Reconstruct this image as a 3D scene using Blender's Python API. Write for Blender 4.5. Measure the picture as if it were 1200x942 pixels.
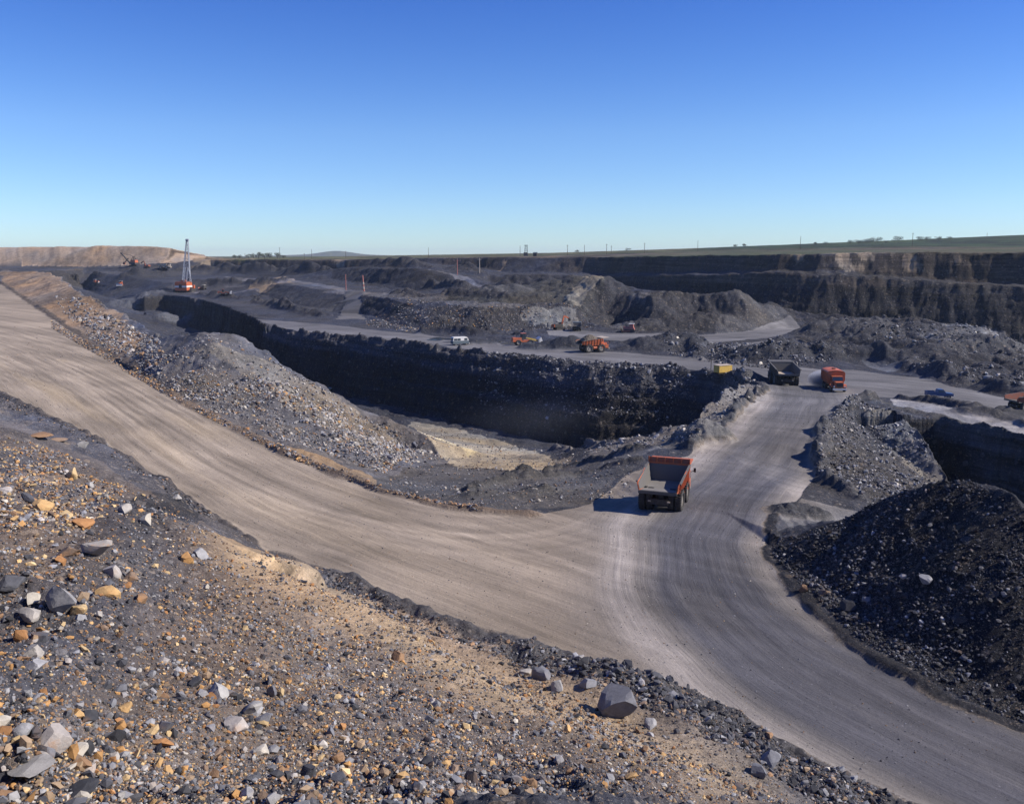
import bpy, math, random
import numpy as np
from mathutils import Vector, Matrix, geometry
from mathutils import noise as mnoise
R = math.radians
for o in list(bpy.data.objects): bpy.data.objects.remove(o)
sc = bpy.context.scene
col = sc.collection

# ------------------------------------------------------------------ camera
F = 1039.0; PITCH = math.atan(171.0/F)
cd = bpy.data.cameras.new('camera'); cam = bpy.data.objects.new('camera', cd); col.objects.link(cam)
cam.location = (0, 0, 0); cam.rotation_euler = (math.pi/2-PITCH, 0, 0)
cd.sensor_fit = 'HORIZONTAL'; cd.sensor_width = 36; cd.lens = 36*F/1200
cd.clip_start = 0.3; cd.clip_end = 60000
sc.camera = cam

# ------------------------------------------------------------------ sky and sun
SUN_EL, SUN_AZ = 38.0, 94.0          # azimuth clockwise from +y (the view direction)
w = bpy.data.worlds.new('World'); sc.world = w; w.use_nodes = True
nt = w.node_tree; bg = nt.nodes['Background']
sk = nt.nodes.new('ShaderNodeTexSky'); sk.sky_type = 'NISHITA'; sk.sun_disc = False
sk.sun_elevation = R(SUN_EL); sk.sun_rotation = R(SUN_AZ); sk.altitude = 300
sk.air_density = 1.0; sk.dust_density = 0.0; sk.ozone_density = 4.0
hsv = nt.nodes.new('ShaderNodeHueSaturation'); hsv.inputs['Saturation'].default_value = 1.2
tint = nt.nodes.new('ShaderNodeMix'); tint.data_type = 'RGBA'; tint.blend_type = 'MULTIPLY'; tint.inputs[0].default_value = 1
gtc = nt.nodes.new('ShaderNodeTexCoord'); gsx = nt.nodes.new('ShaderNodeSeparateXYZ'); grp = nt.nodes.new('ShaderNodeValToRGB')
nt.links.new(gtc.outputs['Generated'], gsx.inputs[0]); nt.links.new(gsx.outputs['Z'], grp.inputs[0]); nt.links.new(grp.outputs[0], tint.inputs[7])
grp.color_ramp.elements[0].position = 0; grp.color_ramp.elements[0].color = (.60, .78, 1.06, 1); grp.color_ramp.elements[1].position = .3; grp.color_ramp.elements[1].color = (.42, .515, .93, 1)
e_ = grp.color_ramp.elements.new(.13); e_.color = (.72, .76, 1.0, 1)
nt.links.new(sk.outputs[0], hsv.inputs['Color']); nt.links.new(hsv.outputs[0], tint.inputs[6]); nt.links.new(tint.outputs[2], bg.inputs[0])
bg.inputs[1].default_value = 0.112
sd = bpy.data.lights.new('sun', 'SUN'); so = bpy.data.objects.new('sun', sd); col.objects.link(so)
sd.energy = 4.9; sd.angle = R(0.5); sd.color = (1.0, 0.93, 0.82)
sv = Vector((math.sin(R(SUN_AZ))*math.cos(R(SUN_EL)), math.cos(R(SUN_AZ))*math.cos(R(SUN_EL)), math.sin(R(SUN_EL))))
so.rotation_euler = sv.to_track_quat('Z', 'Y').to_euler(); so.location = (200, 0, 150)
sc.view_settings.view_transform = 'Standard'; sc.view_settings.look = 'None'
sc.view_settings.exposure = 0.45; sc.view_settings.gamma = 1
sc.render.resolution_x = 1024; sc.render.resolution_y = 803

# ------------------------------------------------------------------ surveying helpers (camera at the origin, z up)
cp, sp = math.cos(PITCH), math.sin(PITCH)
def ray(u, v):
    X = (u-600)/F; Y = -(v-471)/F
    return np.array((X, cp+Y*sp, -sp+Y*cp))
def W(p):
    if len(p) == 4: return np.array(p[1:], float)
    u, v, k = p; d = ray(u, v)
    return d*(k/d[1]) if k > 0 else d*(k/d[2])
PTS = []
def dens(w3):
    out = [w3[0]]
    for a, b in zip(w3[:-1], w3[1:]):
        dist = math.hypot(*(b-a)[:2]); near = min(np.hypot(*a[:2]), np.hypot(*b[:2]))
        st = max(1.2, 0.018*near) if near < 1500 else 80
        n = max(1, int(math.ceil(dist/st)))
        for k in range(1, n+1): out.append(a+(b-a)*k/n)
    return out
def line(*p, raw=None):
    w3 = raw if raw is not None else [W(q) for q in p]
    PTS.extend(dens(w3)); return w3
def offs(w3, dr, z=None, dz=0):                  # the same line moved away from the viewer by dr
    out = []
    for q in w3:
        r = np.hypot(q[0], q[1]); s = (r+dr)/r
        out.append(np.array((q[0]*s, q[1]*s, (q[2]+dz) if z is None else z)))
    return line(raw=out)

# ------------------------------------------------------------------ terrain break lines
# far country
line((-900,301,9000),(0,301,9000),(600,300,9000),(1200,300,9000),(2100,300,9000))
line((-700,302.5,2500),(0,302.5,2500),(240,302.5,2500),(450,301,2200),(600,298.5,1800),(700,295.5,1500),(800,291.5,1300),(900,289,1200),(1000,286,1100),(1060,284,1100),(1100,281,1100),(1150,277.5,1100),(1200,275,1100),(1500,272,1100),(2000,280,1000))
line((600,300,3000),(800,297,2600),(1000,294,2400),(1200,288,2300),(1600,285,2300))
line((640,300,700),(740,298,660),(850,296,600),(960,293,560),(1100,292,540),(1200,291,520),(1500,290,500),(1800,290,480))
E = line((245,304.5,860),(300,304.5,820),(400,305,760),(455,303,720),(500,302.5,680),(560,302,650),(640,302,600),(700,301.5,560),(770,300.5,500),(850,299.5,450),(900,298.5,420),(960,298,400),(1050,297,390),(1200,296,370),(1500,296,340),(1900,296,300))
line((245,314,852),(300,317,810),(395,321,750),(440,312,714),(500,309,672),(560,314,641),(600,320,591),(700,321,551),(770,320,492),(850,318,443),(900,317,412),(960,318,393),(1000,321,388),(1100,329,377),(1200,335,363),(1500,338,333),(1900,340,293))
line((700,323.5,540),(770,323,480),(850,322.5,430),(900,321,404),(960,322,385),(1000,324,380),(1100,331.5,369),(1200,338,355),(1500,342,326),(1900,345,286))
line((700,336,531),(770,341,471),(850,350,420),(890,362,392),(925,377,374),(1000,386,368),(1100,398,356),(1200,408,340),(1500,412,310),(1900,412,270))
line((-900,305,1350),(0,304,1350),(170,303.6,1300),(250,303.4,1100),(330,303.3,1050),(450,302.6,1000),(560,301.2,900))
line((245,303.2,1000),(300,303.6,930))
# overburden tip, far left
line((-900,312,900),(0,312,880),(100,313,872),(210,308,868),(235,304,905))
line((-900,290,930),(0,290,915),(120,288,905),(185,289,900),(200,291,900),(206,297,900),(222,300,900),(230,303,900))
line((-900,290,1100),(0,290,1100),(180,291,1050),(225,302,1000))
# upper benches, left
line((-900,318,700),(-300,318,720),(0,318,780),(60,317.5,810),(108,317,795),(130,321,782),(165,327,735),(200,332,690))
line((108,331,780),(150,337.5,722),(185,342.5,672))
line((150,319,820),(200,318,830),(250,324,790),(300,326,740))
line((250,331,720),(300,338,655))
line((310,334.5,610),(322,333,585),(360,337,540),(400,341,480),(414,341,465))
line((305,345.5,580),(320,350,552),(350,358,482),(395,367,417),(404,371,392))
line((340,324,690),(380,330,610),(425,342,462))
line((392,316,660),(430,315,610),(455,316,566),(490,315,548),(525,325,515),(545,326,520))
line((388,326,632),(410,331,590),(450,333,550),(470,339,512),(510,341,492),(532,336,500))
line((430,341,468),(500,346,438),(540,349,405))
line((560,330,500),(600,340,455),(660,339,445))
line((570,323,548),(670,323.5,530))
line((577,335,530),(672,336,512))
line((425,345,442),(445,349,415),(480,357,371),(520,360,352),(560,361,339),(620,359,341),(675,359,342))
line((422,368,412),(440,374,381),(467,380,350),(500,386,332),(560,388,322),(620,386,328),(675,384.5,330))
# spoil mounds, middle distance
M1 = line((540,345,398),(590,338,396),(640,332,394),(672,326,390),(690,325,388),(712,329,382),(741,340,364))
line((520,354,374),(600,356,357),(660,357,354),(690,372,338),(708,384,328))
M2 = line((760,345,354),(800,347,348),(830,343,346),(862,346,346),(885,355,348),(925,359,352),(933,372,360))
line((765,349,402),(830,353,392),(880,364,380))
line((720,386.5,325),(760,390,316),(840,391,314),(880,388,319),(925,384,332))
# main bench at -27
line((420,377,-27),(450,392,-27)); line((500,393,-27),(560,397,-27),(640,398,-27),(720,396,-27),(800,400,-27))
line((930,395,-27),(930,425,-26.5)); line((850,410,-27),(840,425,-27)); line((250,344,-27),(300,357,-27),(370,375,-27))
line((940,386,-27),(1010,392,-27)); 
# rubble mounds right
line((960,383,330),(990,378,325),(1030,372,322),(1062,374,318)); 
line((1065,400,268),(1100,386,280),(1150,384,290),(1175,392,296))
line((950,404,-27),(1000,412,-27),(1060,432,-26.5),(1110,446,-26.5),(1200,468,-26.5),(1400,520,-26.5))
line((1020,396,292),(1050,400,285)); line((1170,410,300),(1200,420,300))
line((1000,400,-26),(1060,405,-23),(1100,420,-25))
# right-hand haul road
line((1005,455,-26),(1100,463,-26),(1200,480,-26),(1400,540,-26))
line((1050,470,-26),(1100,474,-26),(1200,496,-26))
RR = line((1045,480,-26),(1100,491,-26),(1150,503,-26),(1200,514,-26),(1500,590,-26))
offs(RR, -9, -45)
# pit on the right, its near spoil cone
line((1000,470,-25.2),(1045,477,-25.6)); line((966,500,-25),(985,485,-24.6),(1000,478,-24.6))
NS = line((1046,482,143),(1072,505,134),(1095,540,126),(1104,560,121),(1103,575,116))
line(raw=[np.array((q[0]*1.08+6, q[1]*1.0+2, -45.)) for q in NS[2:]])
line(raw=[NS[1]+np.array((7, -3, -14.)), NS[2]+np.array((8, 0, -13.))])
line((1010,500,-26.5),(1050,530,-29.5),(1085,560,-31)); line((975,520,-25.5),(1010,550,-27),(1060,585,-28.5))
line((930,580,-25),(985,585,-25.7),(1050,607,-26.3)); line((910,600,-25),(960,612,-25.8),(1005,612,-26.2))
# coal heap, right foreground
HF = line((905,640,-25),(907,655,-25),(937,695,-25),(1013,762,-25),(1100,812,-25),(1205,852,-25),(1500,975,-25))
line(raw=[q+np.array((2.0, 1.2, .35)) for q in HF[2:]])
HC = line((918,627,-24.2),(960,615,-23),(1020,596,-20.8),(1060,581,-19),(1100,571,-17.7),(1137,566,-17),(1170,577,-17),(1200,590,-16.6),(1240,618,-17.3),(1300,655,-18.9),(1600,800,-22))
offs(HC[2:4], 14, -27); offs(HC[4:], 22, -38)
# the large pit
W1 = line((168,346,-26.5),(195,346,-27),(235,351,-27),(262,359,-27),(285,369,-27),(310,380,-27),(335,386,-27),(400,393,-27),(450,399.5,-27),(520,409,-27),(600,418,-27),(650,424,-27),(700,429,-27),(780,433,-27),(830,438,-27),(865,447,-26.5),(884,455,-26))
offs(W1[:6], -9, -37); offs(W1[:6], -30, -44); offs(W1[2:-2], 9, -27)
offs(W1[6:-3], -6.5, -31.5); offs(W1[6:-4], -11, -37); offs(W1[6:-4], -13.5, -38); offs(W1[6:-1], -18.5, -45)
line((90,335,-27),(130,350,-33),(170,368,-38),(215,388,-42.5),(252,404,-45),(330,460,-45),(395,475,-45))
line((400,470,-45),(480,492,-44.5),(540,508,-44),(600,526,-42.5),(642,531,-41))
line((470,505,-42.5),(520,520,-39),(580,535,-37),(650,542,-33.5))
line((450,560,-28.5),(500,562,-29),(560,556,-31.5),(640,552,-31)); line((480,535,-35),(530,540,-34.5))
line((470,585,-26),(540,575,-27),(600,575,-27.2),(680,560,-27),(730,545,-26))
RIM = line((645,531,-38),(660,529,-36),(687,527,-33),(710,522,-30.5),(733,517.5,-28.6),(787,508,-27),(810,499,-26),(820,488,-25),(833,472,-24),(850,458,-24),(870,452,-25))
offs(RIM[3:-1], 10, -45)
line((740,535,-26),(800,520,-25.2),(840,492,-25),(880,463,-25.3),(905,452,-25.7))
# left haul road, mound and spoil pile beyond it
RF = line((-600,327,-10.5),(-100,329,-12),(0,331,-12),(95,394,216),(200,464,-22),(330,530,-24),(440,575,-25),(540,598,-25),(640,603,-25))
RN = line((-600,380,-13),(-150,410,-17.5),(0,460,-20),(100,510,-22.4),(180,560,-24),(310,650,-25),(500,725,-25),(700,790,-25),(850,850,-25),(1040,942,-25),(1200,1010,-25),(1500,1150,-25))
L1 = line((-600,317,560),(-100,318,540),(0,318.5,500),(35,318.5,450),(62,321,400),(95,344,300),(128,362,262),(160,378,226),(190,395,197))
offs(L1, 32, None, -15)
line((-600,320,-27),(0,320,-27)) if False else None
PC = line((196,396,185),(215,391,172),(245,389.5,164),(270,390,168),(300,402,170),(330,428,167),(380,458,166),(420,482,163),(470,500,160),(500,513,157))
line((215,440,148),(260,430,152),(300,440,152)) 
offs(PC[:8], 24, -44)
line((300,510,-23.4),(380,542,-25.5),(440,563,-26.5)); line((400,510,-27.5),(440,530,-29.5),(470,545,-31.5))
# main haul road level
line((900,468,-25.5),(950,462,-25.8),(1000,470,-25.4)); line((850,530,-25),(900,520,-25),(960,520,-25)); line((700,600,-25),(800,600,-25),(900,600,-25))
line((600,680,-25),(800,700,-25),(960,780,-25),(1200,900,-25))
# near slope the viewer stands on
line((-300,440,-18),(-100,470,-18.8),(0,500,-18.6),(90,535,-19.3),(150,565,-20.3),(230,610,-20.5))
line((-300,560,-13),(0,560,-15.6),(80,570,-16),(160,600,-17))
line((-300,620,-10.5),(0,620,-12.2),(150,625,-15),(210,630,-17)); line((-300,700,-8),(0,700,-9.3),(150,700,-11.8),(230,680,-14.5))
line((-300,800,-6.5),(0,800,-7.8),(150,800,-9.4),(300,800,-11),(450,800,-12.9)); line((-300,942,-5),(0,942,-6.3),(150,942,-7.4),(300,942,-8.6),(450,942,-10),(600,942,-11),(750,942,-12.1))
CR = line((270,641,-18.3),(330,672,-17.6),(450,713,-16.3),(520,745,-15.9),(563,774,-15.5),(633,801,-15),(697,828,-14.5),(745,851,-14.1),(840,895,-13.5),(930,942,-13),(1000,1000,-13.6),(1100,1150,-14.5))
offs(CR[1:-1], 7.2, None, -5.6)
line((300,735,-14.2),(450,780,-13.9),(600,860,-12.6))
for q in ((0,0,-1.75),(5,2,-4.2),(-4,3,-3.2),(0,6,-5.2),(9,4,-7.5),(-9,5,-4),(12,-2,-9),(18,4,-14),(26,8,-20),(36,14,-25),(60,0,-25),(60,30,-25),(-10,0,-2),(-30,10,-4),(0,-10,-1.5),(20,-15,-12),(40,-30,-25),(-30,-30,-2),(0,-60,-2),(90,-60,-25),(120,0,-25),(-80,-40,-3),(-100,30,-12),(-160,0,-12),(0,-200,-4),(200,-200,-22),(-300,-100,-8),(-500,100,-10),(400,-100,-22),(500,200,-10),(300,60,-25),(220,60,-25),(600,-400,0),(-600,-600,-5),(0,-900,-5),(-1200,200,-8),(1200,200,15),(1300,-900,10),(-3000,-1000,-5),(3000,0,20),(2500,-2500,10),(0,-3500,0),(-7000,-5000,0),(7000,-5000,0),(0,-9500,0),(-9500,2000,0),(9500,2000,0),(-5000,9000,0),(5000,9500,0)):
    PTS.append(np.array(q, float))
PTS = [p for p in PTS if np.isfinite(p).all()]
P3 = np.array(PTS); key = np.round(P3[:, :2]/0.4).astype(np.int64)
_, ui = np.unique(key, axis=0, return_index=True); P3 = P3[np.sort(ui)]
tri = geometry.delaunay_2d_cdt([Vector((float(p[0]), float(p[1]))) for p in P3], [], [], 0, 1e-6)
TV = np.array([(v.x, v.y) for v in tri[0]]); TZ = np.array([P3[o[0]][2] if len(o) else 0. for o in tri[3]])
TF = np.array([f for f in tri[2] if len(f) == 3])
print('terrain points', len(P3), 'triangles', len(TF))

# ------------------------------------------------------------------ polar survey grid
HALF = R(34.2)
th = np.concatenate([np.linspace(-math.pi, -HALF, 70)[:-1], np.linspace(-HALF, HALF, 1180), np.linspace(HALF, math.pi, 70)[1:]])
def geo(a, b, s): n = int(math.log(b/a)/s); return np.exp(np.linspace(math.log(a), math.log(b), n))
rr = np.concatenate([[0.05, 1, 2, 3, 4.5, 6], geo(7.5, 40, .0042)[:-1], geo(40, 75, .0032)[:-1], geo(75, 460, .0023)[:-1], geo(460, 1000, .003)[:-1], geo(1000, 9000, .02)])
NR, NT = len(rr), len(th)
print('grid', NR, NT, NR*NT)
ST, CT = np.sin(th), np.cos(th)
def rasterise(fn_vals):
    H = np.full((NR, NT), -25.0, np.float32)
    for f in TF:
        a, b, c = TV[f]; za, zb, zc = fn_vals[f]
        det = (b[1]-c[1])*(a[0]-c[0])+(c[0]-b[0])*(a[1]-c[1])
        if abs(det) < 1e-9: continue
        rs = [math.hypot(*a), math.hypot(*b), math.hypot(*c)]; rmax = max(rs)
        # inside test of the origin, nearest distance to the edges
        rmin = 1e9
        for p, q in ((a, b), (b, c), (c, a)):
            e = q-p; t = min(1, max(0, -p.dot(e)/max(e.dot(e), 1e-12))); rmin = min(rmin, math.hypot(*(p+e*t)))
        l1 = ((b[1]-c[1])*(-c[0])+(c[0]-b[0])*(-c[1]))/det; l2 = ((c[1]-a[1])*(-c[0])+(a[0]-c[0])*(-c[1]))/det
        ins = l1 >= 0 and l2 >= 0 and l1+l2 <= 1
        an = sorted(math.atan2(p[0], p[1]) for p in (a, b, c))
        i0 = 0 if ins else max(0, np.searchsorted(rr, rmin)-1); i1 = min(NR, np.searchsorted(rr, rmax)+1)
        if ins or an[2]-an[0] > math.pi: j0, j1 = 0, NT
        else: j0 = max(0, np.searchsorted(th, an[0])-1); j1 = min(NT, np.searchsorted(th, an[2])+1)
        if i1 <= i0 or j1 <= j0: continue
        X = rr[i0:i1, None]*ST[None, j0:j1]; Y = rr[i0:i1, None]*CT[None, j0:j1]
        l1 = ((b[1]-c[1])*(X-c[0])+(c[0]-b[0])*(Y-c[1]))/det
        l2 = ((c[1]-a[1])*(X-c[0])+(a[0]-c[0])*(Y-c[1]))/det; l3 = 1-l1-l2
        m = (l1 >= -1e-4) & (l2 >= -1e-4) & (l3 >= -1e-4)
        H[i0:i1, j0:j1][m] = (l1*za+l2*zb+l3*zc)[m]
    return H
H0 = rasterise(TZ)
GX = (rr[:, None]*ST[None]).astype(np.float32); GY = (rr[:, None]*CT[None]).astype(np.float32)
lr = np.log(rr); ii = np.arange(NR)
def idx(x, y):
    r = np.hypot(x, y); fi = np.interp(r, rr, ii); fj = np.interp(np.arctan2(x, y), th, np.arange(NT))
    return fi, fj
def samp(H, x, y):
    fi, fj = idx(x, y); i = np.clip(fi.astype(int), 0, NR-2); j = np.clip(fj.astype(int), 0, NT-2)
    a = np.clip(fi-i, 0, 1); b = np.clip(fj-j, 0, 1)
    return (H[i, j]*(1-a)*(1-b)+H[i+1, j]*a*(1-b)+H[i, j+1]*(1-a)*b+H[i+1, j+1]*a*b)
def G(u, v, H=None, rmin=0.):                              # first ground point along a sight line
    H = H0 if H is None else H
    d = ray(u, v); r1 = math.hypot(d[0], d[1]); az = math.atan2(d[0], d[1]); sl = d[2]/r1
    j = int(np.clip(round(float(np.interp(az, th, np.arange(NT)))), 0, NT-1))
    i_0 = max(6, int(np.searchsorted(rr, rmin))); hit = np.nonzero(H[i_0:, j] >= sl*rr[i_0:])[0]
    if len(hit) == 0: i = NR-1; r = rr[i]
    else:
        i = hit[0]+i_0
        f0 = sl*rr[i-1]-H[i-1, j]; f1 = H[i, j]-sl*rr[i]; t = f0/max(f0+f1, 1e-9)
        r = rr[i-1]+(rr[i]-rr[i-1])*min(max(t, 0), 1)
    return np.array((math.sin(az)*r, math.cos(az)*r, sl*r))
# ---- numpy noise
def hsh(ix, iy, seed):
    h = (ix.astype(np.uint32)*np.uint32(374761393)+iy.astype(np.uint32)*np.uint32(668265263)+np.uint32(seed)*np.uint32(2246822519))
    h = (h ^ (h >> np.uint32(13)))*np.uint32(1274126177); return ((h ^ (h >> np.uint32(16))) & np.uint32(0xffffff)).astype(np.float32)/16777215.
def vn(x, y, seed=0):
    fx = np.floor(x); fy = np.floor(y); ax = (x-fx).astype(np.float32); ay = (y-fy).astype(np.float32)
    ix = fx.astype(np.int64); iy = fy.astype(np.int64); ax = ax*ax*(3-2*ax); ay = ay*ay*(3-2*ay)
    a = hsh(ix, iy, seed); b = hsh(ix+1, iy, seed); c = hsh(ix, iy+1, seed); d = hsh(ix+1, iy+1, seed)
    return ((a*(1-ax)+b*ax)*(1-ay)+(c*(1-ax)+d*ax)*ay)*2-1
def fbm(x, y, wl, octs, seed=0, gain=.5):
    s = 0; a = 1
    for k in range(octs):
        ca, sa = math.cos(k*1.3+seed), math.sin(k*1.3+seed)
        s = s+a*vn((x*ca-y*sa)/wl+17*k, (x*sa+y*ca)/wl-9*k, seed*31+k); a *= gain; wl *= .5
    return s
def cellmax(x, y, wl, seed=0, thr=0.):                   # bumpy lumps: 1-distance to the nearest jittered point
    X = x/wl; Y = y/wl; fx = np.floor(X).astype(np.int64); fy = np.floor(Y).astype(np.int64); best = np.zeros(X.shape, np.float32)
    for dx in (-1, 0, 1):
        for dy in (-1, 0, 1):
            px = fx+dx+hsh(fx+dx, fy+dy, seed); py = fy+dy+hsh(fx+dx, fy+dy, seed+7)
            sz = .45+.5*hsh(fx+dx, fy+dy, seed+3)
            d = ((X-px)**2+(Y-py)**2)/sz**2; hb_ = hsh(fx+dx, fy+dy, seed+5); best = np.maximum(best, np.minimum(np.clip(1-d, 0, 1)*1.8, 1)*(.4+.6*hb_)*(hb_ > thr))
    return best

# ------------------------------------------------------------------ ground zones
def inpoly(x, y, poly):
    c = np.zeros(x.shape, bool); n = len(poly)
    for k in range(n):
        x0, y0 = poly[k]; x1, y1 = poly[(k+1) % n]
        if y0 == y1: continue
        m = ((y0 > y) != (y1 > y)) & (x < (x1-x0)*(y-y0)/(y1-y0)+x0); c ^= m
    return c
def wp(poly): return [tuple((W(p) if len(p) > 2 else G(*p))[:2]) for p in poly]
rng = np.random.default_rng(5)
dgrid = np.hypot(GX, GY)
# organic warp: break lines wander, walls get ribs
amp = np.clip(dgrid*.006, .12, 2.2)
far = (dgrid > 130)
WX = fbm(GX, GY, 22, 2, 1)*amp*.8+fbm(GX, GY, 5.5, 4, 2, .6)*np.minimum(amp, 1.3)*.5
WY = fbm(GX, GY, 22, 2, 3)*amp*.8+fbm(GX, GY, 5.5, 4, 4, .6)*np.minimum(amp, 1.3)*.5
COLS = {  # name: (r,g,b, rough 0..1, speckle)
}
zone = np.zeros((NR, NT), np.int16)
C = np.empty((NR, NT, 3), np.float32); C[:] = (.040, .042, .052)
RG = np.full((NR, NT), .6, np.float32); SPK = np.full((NR, NT), .5, np.float32)
ZN = ['ground']
def paint(poly, name, rgb=None, rough=None, spk=None, soft=1.0, mask=None, mix=1.0):
    p = wp(poly); xs = [q[0] for q in p]; ys = [q[1] for q in p]
    k = soft
    m = np.zeros((NR, NT), bool)
    bb = (GX > min(xs)-8) & (GX < max(xs)+8) & (GY > min(ys)-8) & (GY < max(ys)+8)
    if not bb.any(): return m
    i = np.nonzero(bb)
    m[i] = inpoly(GX[i]+WX[i]*k, GY[i]+WY[i]*k, p)
    if mask is not None: m &= mask
    if name:
        if name not in ZN: ZN.append(name)
        zone[m] = ZN.index(name)
    if rgb is not None: C[m] = C[m]*(1-mix)+np.array(rgb, np.float32)*mix
    if rough is not None: RG[m] = rough
    if spk is not None: SPK[m] = spk
    return m
H1 = samp(H0, GX+WX, GY+WY)
# roads are not warped: keep them smooth
ROAD = [(0,331,-12),(95,394,216),(200,464,-22),(330,530,-24),(440,576,-25),(540,598,-25),(640,601,-25),(690,585,-25),(735,550,-25.3),(807,531,-25),(830,514,-25),(877,472,-25.3),(905,452,-25.7),(960,440,-26),(1030,458,-26),(1000,470,-25.4),(968,500,-25),(958,540,-25),(937,580,-25),(907,612,-25),(901,650,-25),(932,695,-25),(1011,765,-25),(1100,815,-25),(1205,855,-25),(1500,980,-25),(1500,1150,-25),(1200,1010,-25),(1040,942,-25),(850,850,-25),(700,790,-25),(500,725,-25),(310,650,-25),(180,560,-24),(100,510,-22.4),(0,460,-20),(-150,410,-17.5),(-600,380,-13),(-600,328,-10.5),(-100,329,-12)]
TRACK = {
 'A': [(-600,350,-12),(-60,375,-16),(0,392,-18),(110,450,-21.5),(200,512,-23.3),(330,585,-24.6),(480,645,-25),(640,700,-25),(800,760,-25),(960,830,-25),(1120,900,-25),(1400,1040,-25)],
 'B': [(880,436,-26.6),(915,441,-26.2),(945,452,-25.8),(950,470,-25.4),(920,510,-25),(880,550,-25),(840,590,-25),(815,635,-25),(822,680,-25),(860,730,-25),(930,790,-25),(1040,850,-25),(1200,925,-25),(1500,1060,-25)],
 'C': [(330,382,-27),(400,388,-27),(450,394,-27),(540,405,-27),(620,415,-27),(700,421,-27),(800,428,-27),(880,436,-26.6),(960,446,-26),(1050,455,-26),(1120,463,-26),(1200,480,-26),(1400,540,-26)],
 'D': [(690,392,-27),(740,396,-27),(820,396,-27),(870,393,-27),(925,386,-27)],
}
TW = {k: [W(p)[:2] for p in v] for k, v in TRACK.items()}
def smooth_poly(p, n=2):
    for _ in range(n):
        q = [p[0]]
        for a, b in zip(p[:-1], p[1:]): q += [a*.75+b*.25, a*.25+b*.75]
        p = q+[p[-1]]
    return p
TW = {k: smooth_poly(v) for k, v in TW.items()}
def trackcoord(pl, x, y):
    best = np.full(x.shape, 1e9); S = np.zeros(x.shape); T = np.zeros(x.shape); acc = 0
    for a, b in zip(pl[:-1], pl[1:]):
        e = b-a; L = math.hypot(*e); e = e/L
        px = x-a[0]; py = y-a[1]; s = np.clip(px*e[0]+py*e[1], 0, L); dx = px-s*e[0]; dy = py-s*e[1]; d = dx*dx+dy*dy
        m = d < best; best = np.where(m, d, best); S = np.where(m, acc+s, S); t = px*e[1]-py*e[0]
        T = np.where(m, np.sign(t)*np.sqrt(d), T); acc += L
    return S, T
# far country and highwall
Epx = [(245,304.5,860),(300,304.5,820),(400,305,760),(455,303,720),(500,302.5,680),(560,302,650),(640,302,600),(700,301.5,560),(770,300.5,500),(850,299.5,450),(900,298.5,420),(960,298,400),(1050,297,390),(1200,296,370),(1500,296,340),(1900,296,300)]
paint(Epx+[(2100,300,9000),(-900,301,9000),(-900,300,1250),(230,303,1120)], 'field', (.12,.088,.056), .12, .3, soft=.5)
paint([(-900,301,9000),(-900,300,1250),(240,303.5,1120),(240,303.5,900),(455,302.5,800),(600,300,760),(1000,293,640),(1200,290,600),(1900,289,560),(2100,300,9000)], 'field', (.075,.07,.033), .12, .3, soft=2)
paint([(960,290.5,760),(1200,288,640),(1900,286,600),(2100,280,2200),(860,290,2600),(800,293,900)], 'field', (.018,.034,.011), .1, .3, soft=3)
paint([(-1000,312,905),(0,312,880),(100,313,872),(210,308,868),(240,304,905),(245,303,990),(200,300,1180),(-900,300,1280)], 'overburden_tip', (.30,.225,.165), .5, .4, soft=.4)
steepness = None
gr = np.gradient(H0, axis=0)/np.maximum(np.gradient(rr), 1e-3)[:, None]
gt = np.gradient(H0, axis=1)/np.maximum(rr[:, None]*np.gradient(th)[None], 1e-3)
SL = np.hypot(gr, gt)
stp = np.clip((samp(SL, GX+WX, GY+WY)-.45)/.5, 0, 1)
beyond = dgrid > 290
up = (H1 > -13.5) & beyond
C = C*(1-stp[..., None])+np.where(up[..., None], np.array((.060,.044,.033), np.float32), np.array((.012,.0135,.018), np.float32))*stp[..., None]
zone[(stp > .5) & (zone == 0)] = len(ZN); ZN.append('rock_face')
gold = (.40,.27,.15)
for q in ([(962,297),(978,297),(990,297),(1000,308),(1016,320),(985,319),(975,308)], [(1066,297),(1078,297),(1084,322),(1068,326)], [(1000,297),(1022,297),(1030,312),(1012,308)], [(925,299),(935,298),(938,310),(928,312)], [(1110,297),(1120,297),(1124,315),(1114,312)], [(452,304),(466,303),(462,316),(455,316)], [(395,305),(402,304),(404,312),(396,316)], [(583,306),(588,304),(590,318),(584,318)]):
    paint(q, None, gold, .8, .4, soft=2.2, mix=.7)
paint([(228,308),(300,309),(300,303),(228,303)], None, (.2,.15,.10), .5, soft=1)
# benches and mid ground
paint([(290,330,690),(335,326,700),(345,333,600),(322,336,578),(312,347,575),(292,344,600)], None, (.34,.23,.13), .5, .4, soft=1.2)
paint([(880,319,420),(960,319.5,392),(1050,326,383),(1200,336,360),(1200,341,352),(1050,331,374),(960,324,384),(880,323,415)], None, (.03,.029,.03), 1.2, .6, soft=1)
paint([(225,330),(300,328),(390,336),(425,341),(405,345),(340,333),(320,332),(250,338)], None, (.12,.112,.112), .1, .4, soft=.8, mix=.8)
paint([(262,324),(345,327),(350,331),(275,329)], None, (.3,.25,.22), .1, .4, soft=.6)
paint([(200,345,-27),(262,356,-27),(335,384,-27),(400,390,-27),(470,399,-27),(430,378,-27),(360,368,-27),(300,350,-27),(250,339,-27),(200,340,-27)], None, (.055,.055,.064), .3, .5, soft=1)
paint([(425,346),(560,363),(690,362),(690,352),(560,348),(430,342)], None, (.10,.093,.09), .7, .9, soft=1)
paint([(500,358),(560,361),(680,360),(688,384),(560,388),(500,386)], None, (.030,.030,.034), 1.0, .8, soft=1)
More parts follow.
